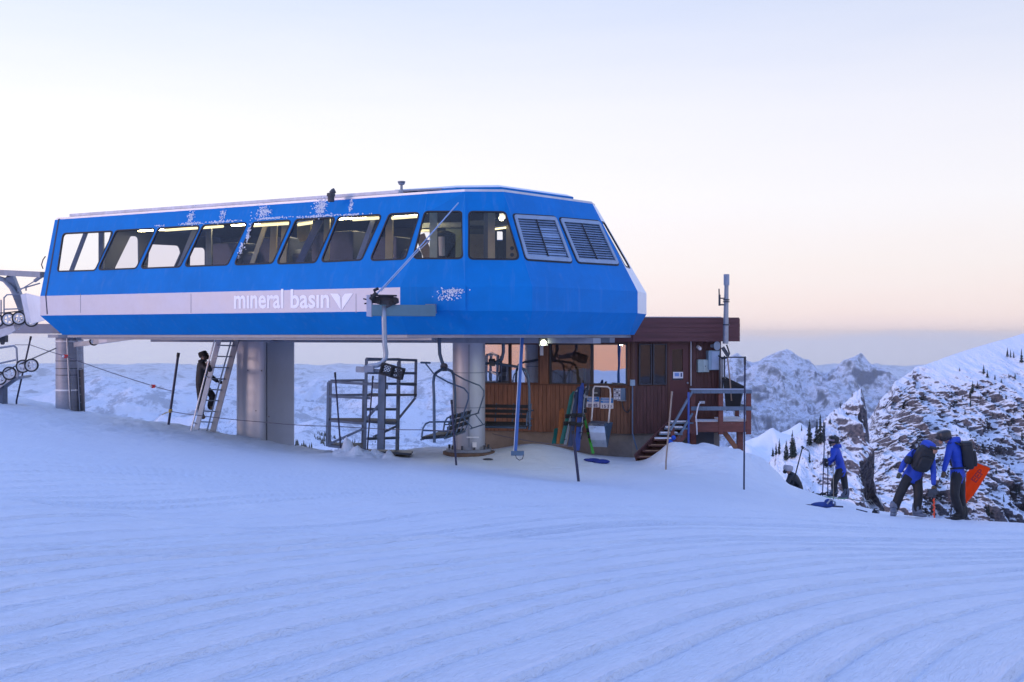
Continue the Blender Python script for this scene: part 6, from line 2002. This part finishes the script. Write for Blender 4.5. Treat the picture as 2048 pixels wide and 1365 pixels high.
dq = d0 - .3
MB().box(P(1865, 984, dq), (.19, .10, .11)).box(P(1860, 990, dq), (.12, .09, .09)).tube([P(1868, 984, dq), P(1868, 997, dq)], .028, 10).build('body', DGREY, dr2, bevel=.012)
OB = mat('auger_orange', (.85, .10, .03), .45)
bit = MB().tube([P(1868, 996, dq), P(1868.5, 1036, dq)], .014, 8)
for k in range(36):
    a_ = k * .7; y0 = 997 + k * 1.05
    c_ = P(1868.2, y0, dq); c2 = P(1868.2, y0 + 1.05, dq)
    v0 = Vector((math.cos(a_), math.sin(a_), 0)) * .036; v1 = Vector((math.cos(a_ + .7), math.sin(a_ + .7), 0)) * .036
    bit.add([c_, c_ + v0, c2 + v1, c2], [(0, 1, 2, 3)])
bit.build('auger_bit', OB, dr2)

# --- skier with the long poles
d0 = 35.0
t, J = person('patroller in blue jacket and black helmet standing by skis with long poles', d0, dict(
    pelvis=(1682, 943, 0), waist=(1680, 927, 0), chest=(1675, 906, 0), neck=(1671, 893, -.02), jaw=(1667.5, 888, -.03), head=(1667, 881, -.03), crown=(1668, 876, -.03),
    sh_l=(1668, 901, -.14), el_l=(1665, 917, -.26), wr_l=(1655, 921, -.30), sh_r=(1677, 901, .17), el_r=(1667, 919, .10), wr_r=(1656, 930, -.12),
    hip_l=(1678, 946, -.10), kn_l=(1668, 966, -.14), an_l=(1669, 984, -.12), toe_l=(1659, 989, -.14),
    hip_r=(1686, 946, .10), kn_r=(1689, 966, .08), an_r=(1692, 988, .05), toe_r=(1682, 993, .02)), dict(coat=JBLUE, trousers=NYLON, boot=mat('slate_boot', (.09, .11, .16), .45), skin=SKIN))
hem(t, J, JBLUE, .18, .19, .02)
M = frame(Vector((.1, 0, 1)), Vector((-1, -.25, -.15)))
hd = J['head']
pad(hd + Vector((.01, 0, .02)), .23, .28, .22, M).build('helmet', BLACK, t, smooth=True)
MB().tube([hd + M @ Vector((-.11, .03, .0)), hd + M @ Vector((-.06, .14, 0)), hd + M @ Vector((.06, .14, 0)), hd + M @ Vector((.11, .03, 0))], .036, 8).build('goggles', mat('goggle_lens', (.25, .18, .22), .15, .3), t)
MB().ball(hd + M @ Vector((0, .10, -.09)), .05, 8, 6).ball(hd + M @ Vector((0, .14, -.05)), .018, 6, 6).build('face', BLACK, t, smooth=True)
pad(J['neck'] + Vector((.05, .0, .0)), .22, .24, .12, frame(Vector((-.2, 0, 1)), Vector((-1, 0, 0)))).build('collar', JBLUE, t, smooth=True)
hand(t, J['wr_l'], Vector((-1, -.2, .05)), GLOVEB, .9, .12)
hand(t, J['wr_r'], Vector((-1, -.3, .0)), GLOVEB, .9, .12)
soles_(t, J, mat('slate_boot_b', (.09, .11, .16), .45))
for (x0, y0, x1, y1, dd, lab) in ((1650, 845, 1645, 992, -.36, 'very long thin pole held upright by the patroller at the skis'), (1656, 902, 1655.5, 990, -.2, 'short ski pole right of the long pole'), (1666, 925, 1667, 1000, -.42, 'pale ski pole before the legs of the patroller')):
    tt = thing('ski_pole', lab, 'ski pole', P(x1, y1, d0 + dd), 'poles beside the standing skier')
    MB().tube([P(x0, y0, d0 + dd), P(x1, y1, d0 + dd)], .016 if x0 != 1666 else .014, 8).build('shaft', PB if x0 != 1666 else mat('tan_shaft', (.34, .26, .20), .5), tt)
    MB().disc(P(x1, y1 - 4, d0 + dd), (0, 0, 1), .05, .012, 10).build('basket', BLACK, tt)


def ground_ski(label, a, b_, w, m, binding=True, group='skis lying on the snow', edge=None):
    t = thing('ski', label, 'ski', a, group)
    ax = (b_ - a).normalized(); s = ax.cross(Vector((0, 0, 1))).normalized(); u_ = s.cross(ax).normalized()
    L_ = (b_ - a).length; vs = []; prof_ = ((0, .2, .13), (.05, .8, .04), (.12, 1, .0), (.5, .75, .015), (.9, .95, 0), (.97, .7, .02), (1, .3, .05))
    for f_, k, h in prof_:
        c_ = a + ax * L_ * f_ + u_ * h
        vs += [c_ - s * w * k / 2, c_ + s * w * k / 2, c_ + s * w * k / 2 + u_ * .02, c_ - s * w * k / 2 + u_ * .02]
    fs = []
    for i in range(len(prof_) - 1):
        for e in range(4):
            g = (e + 1) % 4; fs.append((i * 4 + e, i * 4 + g, (i + 1) * 4 + g, (i + 1) * 4 + e))
    fs += [(0, 3, 2, 1), (24, 25, 26, 27)]
    MB().add(vs, fs).build('ski', m, t)
    if binding:
        for f_ in (.46, .58):
            c_ = a + ax * L_ * f_ + u_ * .055
            MB().beam(c_ - ax * .06, c_ + ax * .06, .075, .07).beam(c_ + ax * .05 + u_ * .03, c_ + ax * .10 + u_ * .07, .05, .02).build('binding', BLACK, t)
    return t


def at(px, py):
    """where a sight line meets the snow"""
    lo, hi = 6.0, 60.0
    for k in range(600):
        d = lo + k * .06
        x = (px - 1024) / F * d; z = -(py - HZ) / F * d
        if z < gz(x, d): return Vector((x, d, gz(x, d)))
    return P(px, py, 30)


GREEN = mat('ski_green', (.03, .22, .10), .35, 0, .2, 6)
a = P(1557, 984, 34.3); b_ = P(1690, 999, 34.9)
ground_ski('green edged ski with raised tip before the standing skier', P(1557, 985, 34.2), P(1694, 1000, 34.5), .10, GREEN)
ground_ski('dark ski lying behind the green ski with its tail to the right', P(1566, 980, 34.6), P(1740, 1005.5, 34.9), .10, mat('ski_dark', (.02, .04, .06), .35))
pl2 = thing('ski_pole', 'black ski pole with a strap stuck in the snow before the crouching person', 'ski pole', P(1581, 990, 33.6), 'poles beside the standing skier')
MB().tube([P(1605, 895, 33.6), P(1585, 972, 33.6), P(1581, 991, 33.6)], .018, 8).build('shaft', BLACK, pl2)
MB().tube([P(1603, 893, 33.6), P(1607, 897, 33.6)], .03, 8).build('grip', BLACK, pl2)
MB().tube([P(1605, 894, 33.6), P(1612, 898, 33.6), P(1619, 904, 33.6), P(1611, 900, 33.6), P(1605, 897, 33.6)], .010, 6).build('strap', BLACK, pl2)

# --- crouching person half hidden by the bank
d0 = 34.3
t, J = person('person in dark clothes and pale hat crouching half hidden behind the snow bank', d0, dict(
    pelvis=(1597, 976, .1), waist=(1593, 968, .05), chest=(1586, 955, 0), neck=(1581, 947, -.05), jaw=(1577, 944, -.08), head=(1575.5, 940, -.08), crown=(1576.5, 936, -.08),
    sh_l=(1580, 955, -.18), el_l=(1574, 968, -.30), wr_l=(1572, 979, -.30), sh_r=(1589, 953, .18), el_r=(1586, 968, .2), wr_r=(1578, 980, .1),
    hip_l=(1596, 978, -.05), kn_l=(1586, 990, -.3), an_l=(1597, 1002, -.25), toe_l=(1589, 1006, -.3),
    hip_r=(1600, 979, .2), kn_r=(1591, 992, .3), an_r=(1601, 1004, .3), toe_r=(1593, 1007, .3)), dict(coat=DARKJ, trousers=NYLON, boot=NYLON, skin=SKIN))
hd = J['head']
pad(hd + Vector((.01, 0, .05)), .24, .25, .17, frame(Vector((.15, 0, 1)), Vector((-1, -.2, 0)))).build('hat', mat('pale_hat', (.45, .42, .46), .8, 0, .2, 20), t, smooth=True)
MB().ball(hd + Vector((-.09, -.03, -.05)), .06, 8, 6).build('face', BLACK, t, smooth=True)
hand(t, J['wr_l'], Vector((-.2, -.1, -1)), GLOVEB, .5); hand(t, J['wr_r'], Vector((-.3, 0, -1)), GLOVEB, .5)

# --- worker climbing the ladder
d0 = 32.0
t, J = person('bearded worker in dark clothes climbing the ladder and looking up', d0, dict(
    pelvis=(404, 772, 0), waist=(402, 758, 0), chest=(402, 738, 0), neck=(404, 723, -.02), jaw=(408.5, 717, -.04), head=(408, 711, -.04), crown=(406, 706.5, -.03),
    sh_l=(398, 732, .17), el_l=(418, 750, .20), wr_l=(436, 764, -.02), sh_r=(408, 732, -.16), el_r=(421, 744, -.40), wr_r=(417.5, 731, -.74),
    hip_l=(408, 775, .10), kn_l=(427, 793, .08), an_l=(419, 815, .05), toe_l=(427, 819, .02),
    hip_r=(400, 776, -.09), kn_r=(403, 803, -.06), an_r=(401, 833, -.02), toe_r=(411, 837, -.04)), dict(coat=DARKJ, trousers=NYLON, boot=mat('tan_boot', (.16, .11, .07), .6), skin=SKIN), radk=1.0)
hem(t, J, DARKJ, .18, .19, .04)
hd = J['head']
M = frame(Vector((-.35, 0, 1)), Vector((1, -.25, .45)))
pad(hd + M @ Vector((0, -.02, .035)), .20, .215, .17, M).build('hair', HAIR, t, smooth=True)
pad(hd + M @ Vector((0, .055, -.085)), .15, .13, .11, M).build('beard', HAIR, t, smooth=True)
fc = MB().ball(hd + M @ Vector((0, .115, -.015)), .022, 8, 6, s=(1, 1.2, 1.3)).ball(hd + M @ Vector((.10, -.01, -.03)), .026, 8, 6, s=(.5, .8, 1.2)).ball(hd + M @ Vector((-.10, -.01, -.03)), .026, 8, 6, s=(.5, .8, 1.2))
fc.build('nose_and_ears', SKIN, t, smooth=True)
MB().ball(hd + M @ Vector((.035, .095, .02)), .012, 6, 5).ball(hd + M @ Vector((-.035, .095, .02)), .012, 6, 5).build('eyes', BLACK, t, smooth=True)
MB().tube([J['neck'] + Vector((-.05, -.08, .0)), J['neck'] + Vector((.07, -.06, .02)), J['neck'] + Vector((.08, .06, .02)), J['neck'] + Vector((-.05, .08, .0)), J['neck'] + Vector((-.05, -.08, .0))], .04, 8).build('collar', DARKJ, t, smooth=True)
hand(t, J['wr_r'], Vector((-.1, .0, 1)), SKIN, .9); hand(t, J['wr_l'], Vector((1, -.1, -.2)), GLOVEB, .9)

# --- gear dropped on the snow
p0_ = at(1650, 1016)
g_ = thing('gear_bundle', 'dark blue bundle of gear lying on the snow below the skis', 'gear', p0_)
MB().ball(p0_ + Vector((-.05, 0, .06)), .14, 10, 8, s=(2.0, .9, .5)).ball(p0_ + Vector((.08, 0, .12)), .10, 10, 8, s=(1.0, .9, .8)).build('cloth', mat('navy_cloth', (.02, .05, .22), .7, 0, .3, 14, .015, 18), g_, smooth=True)
MB().tube([p0_ + Vector((.02, -.1, .10)), p0_ + Vector((.10, -.1, .20)), p0_ + Vector((.2, -.08, .14)), p0_ + Vector((.22, -.05, .05))], .02, 6).build('strap', GALV, g_)
MB().beam(p0_ + Vector((-.58, -.02, .07)), p0_ + Vector((.40, .0, .02)), .06, .03).build('bar', PB, g_)
p0_ = at(1721, 1024)
g_ = thing('short_stake', 'thin short stake lying on the snow left of the bending patroller', 'stake', p0_)
MB().tube([p0_ + Vector((-.10, 0, .06)), p0_ + Vector((.13, -.1, .01))], .014, 6).build('shaft', PB, g_)
p0_ = at(1752, 1027)
g_ = thing('glove', 'small dark glove on the snow beside the bending patroller', 'glove', p0_)
hand(g_, p0_ + Vector((-.09, 0, .02)), Vector((1, -.1, 0)), GLOVEB, .3, .12)
p0_ = at(1903, 1036)
g_ = thing('ski_pole', 'thin ski pole standing behind the legs of the standing patroller', 'ski pole', P(1901, 1036, 26.4))
MB().tube([P(1905, 1000, 26.4), P(1901, 1037, 26.3)], .012, 6).build('shaft', PB, g_)
# ------------------------------------------------------------------ trees
CROWN = mat('conifer_needles', (.018, .030, .026), .8, 0, .45, 3)
BARK = mat('bark', (.05, .035, .028), .85, 0, .3, 6)


def tree_meshes(seed, w=.17, whorls=17, dead=0):
    """unit-height conifer: trunk mesh and crown mesh"""
    rnd = random.Random(seed)
    tr_ = MB().tube([(0, 0, -.06), (0, 0, .5), (0, 0, .96)], [.022, .014, .004], 6)
    cr = MB()
    for k in range(whorls):
        f_ = k / (whorls - 1)
        z = .10 + .86 * f_
        r = w * (1 - f_) ** .8 * rnd.uniform(.7, 1.2) + .010
        nb = 7 if f_ < .7 else 5
        a0 = rnd.random() * 6
        for b in range(nb):
            if rnd.random() < .12: continue
            a = a0 + 6.283 * b / nb + rnd.uniform(-.3, .3)
            rr_ = r * rnd.uniform(.55, 1.15)
            d = Vector((math.cos(a), math.sin(a), 0)); s = Vector((-d.y, d.x, 0))
            droop = rr_ * rnd.uniform(.35, .8)
            p0 = Vector((0, 0, z)); p1 = p0 + d * rr_ * .55 - Vector((0, 0, droop * .35)); p2 = p0 + d * rr_ - Vector((0, 0, droop))
            ww = rr_ * rnd.uniform(.22, .40)
            cr.add([p0, p1 + s * ww, p2, p1 - s * ww, p1 + Vector((0, 0, .02)), p1 - Vector((0, 0, .035 + ww * .4))],
                   [(0, 1, 4), (1, 2, 4), (2, 3, 4), (3, 0, 4), (0, 5, 1), (1, 5, 2), (2, 5, 3), (3, 5, 0)])
    return tr_, cr


protos = []
for i in range(5):
    tm, cm = tree_meshes(40 + i, (.15, .19, .12, .17, .14)[i])
    root = thing('conifer_tree', 'x', 'tree', (0, 0, 0))
    tm.build('trunk', BARK, root); cm.build('crown', CROWN, root)
    protos.append(root)
used = [False] * 5


def proj_px(X, Y, Z):
    return 1024 + F * X / Y, HZ - F * Z / Y


MPXY = proj_px(MX, MY, MZ); SPXY = proj_px(SX, SY, SZ)


def surf(which, px, py):
    (U, Vv), X, Y, Z = ((MPXY, MX, MY, MZ) if which == 'm' else (SPXY, SX, SY, SZ))
    e = (U - px) ** 2 + (Vv - py) ** 2
    i = np.unravel_index(np.argmin(e + (Y - Y.min()) * .02), e.shape)
    return Vector((X[i], Y[i], Z[i])), e[i]


def put_tree(which, px, py, hpx, label=None, group='conifers on the rocky ridge'):
    p, e = surf(which, px, py)
    if e > 90: return
    h = hpx / F * p.y
    i = random.randrange(5)
    if used[i]: o = copy_tree(protos[i])
    else: o = protos[i]; used[i] = True
    o.location = p
    wd = random.uniform(.85, 1.2)
    o.scale = (h * wd, h * wd, h)
    o.rotation_euler = (random.uniform(-.03, .03), random.uniform(-.03, .03), random.random() * 6)
    o['label'] = label or 'small dark conifer on the snowy rocky mountainside'
    o['group'] = group


BIG = [(1619, 891, 54, 'tall dark conifer on the snow crest left of the rock pinnacle'), (1641, 888, 62, 'tallest dark conifer beside the long upright ski pole'), (1634, 886, 50, 'conifer close to the left of the tallest conifer'),
       (1647, 886, 48, 'narrow conifer close to the right of the tallest conifer'), (1583, 917, 58, 'dark conifer above the crouching person'), (1573, 921, 42, 'shorter conifer left of the one above the crouching person'),
       (1588, 916, 44, 'conifer right beside the one above the crouching person'), (1552, 911, 26, 'small conifer at the left foot of the spur'), (1558, 910, 34, 'second small conifer at the left foot of the spur'), (1546, 914, 20, 'tiny conifer at the far left foot of the spur'),
       (1619, 926, 24, 'small conifer on the snow face below the tall crest conifer'), (1660, 847, 16, 'tiny conifer on the snow crest above the blue skier'), (1601, 861, 14, 'tiny conifer on the left crest of the spur'), (1704, 794, 12, 'tiny conifer left of the pinnacle top'), (1681, 817, 12, 'tiny conifer on the crest below the pinnacle')]
for px, py, h, lab in BIG: put_tree('s', px, py, h, lab)
MID = [(2015, 714, 20, 'conifer high on the smooth upper ridge, leftmost of its row'), (2021, 716, 18, 'middle conifer of the row high on the smooth upper ridge'), (2027, 716, 15, 'rightmost small conifer of the row high on the smooth upper ridge'),
       (2043, 727, 30, 'larger conifer high on the ridge at the right edge of the photo'), (1968, 749, 20, 'conifer on the upper snow face, left of a shorter neighbour'), (1975, 756, 17, 'shorter right neighbour of the conifer on the upper snow face'),
       (1944, 787, 28, 'tall conifer heading the dark line of trees on the snow face'), (1940, 797, 20, 'conifer in the line of trees just below its tall head'), (1955, 778, 17, 'small conifer right of the tall head of the tree line'), (1941, 815, 22, 'lowest conifer in the dark line on the snow face'),
       (1972, 804, 16, 'lone small conifer right of the lowest tree of the line'), (2032, 991, 24, 'conifer low at the right edge, left of its twin'), (2039, 988, 20, 'conifer low at the right edge, right of its twin'), (1977, 1033, 28, 'dark conifer low behind the orange flag tip, nearest the snow crest'),
       (1985, 1030, 20, 'shorter conifer right of the one behind the orange flag tip'), (2043, 884, 24, 'conifer at mid height on the right edge of the photo')]
MID2 = [(1961, 800, 13), (1901, 819, 12), (1908, 816, 10), (1990, 760, 12), (2003, 770, 14), (1930, 830, 15), (1925, 800, 13), (2030, 760, 16), (2012, 800, 13), (1986, 835, 12), (2022, 850, 15), (2001, 905, 15), (1965, 900, 13),
        (1992, 950, 16), (2018, 940, 14), (1882, 1000, 14), (2008, 1005, 18), (1935, 860, 10), (1795, 830, 8), (1800, 900, 9)]
for px, py, h, lab in MID: put_tree('m', px, py, h, lab)
for px, py, h in MID2: put_tree('m', px, py, h)
rt = random.Random(12)
for _ in range(26):
    put_tree('m', rt.uniform(1890, 2090), rt.uniform(740, 1030), rt.uniform(6, 13))
for o, u_ in zip(protos, used):
    if not u_:
        for c in list(o.children): bpy.data.objects.remove(c)
        bpy.data.objects.remove(o)

# dark woods in the valley, too many and too far to count
VU, VV = proj_px(VX, np.where(VY > 1, VY, 1), VZ)
fm_ = MB()
rf_ = random.Random(5)
def wood(x0, x1, y0, y1, n, hp, lo=900, hi=6000):
    okm = (VY > lo) & (VY < hi)
    for _ in range(n):
        px = rf_.uniform(x0, x1); py = y0 + (y1 - y0) * (px - x0) / max(1, x1 - x0) + rf_.gauss(0, 2.5)
        e = np.where(okm, (VU - px) ** 2 + (VV - py) ** 2, 1e9)
        i = np.unravel_index(np.argmin(e), e.shape)
        q = Vector((VX[i], VY[i], VZ[i])) + Vector((rf_.uniform(-6, 6) , rf_.uniform(-10, 10), -2))
        q.x += (px - VU[i]) / F * q.y
        h = hp * rf_.uniform(.6, 1.3) / F * q.y
        r = h * .20
        k = [q + Vector((math.cos(a) * r, math.sin(a) * r, 0)) for a in (0, 1.57, 3.14, 4.71)]
        k2 = [q + Vector((math.cos(a) * r * .62, math.sin(a) * r * .62, h * .45)) for a in (.8, 2.37, 3.94, 5.5)]
        fm_.add(k + [q + Vector((0, 0, h * .7))], [(0, 1, 4), (1, 2, 4), (2, 3, 4), (3, 0, 4)])
        fm_.add(k2 + [q + Vector((0, 0, h))], [(0, 1, 4), (1, 2, 4), (2, 3, 4), (3, 0, 4)])
wood(350, 382, 852, 856, 8, 6)
wood(432, 474, 862, 868, 46, 13)
wood(592, 624, 893, 905, 26, 14)
wood(628, 700, 872, 880, 60, 9)
wood(640, 690, 885, 898, 34, 12)
wood(700, 760, 884, 890, 20, 8)
o = fm_.build('distant_forest', CROWN)
tag(o, 'dark clumps of far conifers in the valley', kind='stuff')
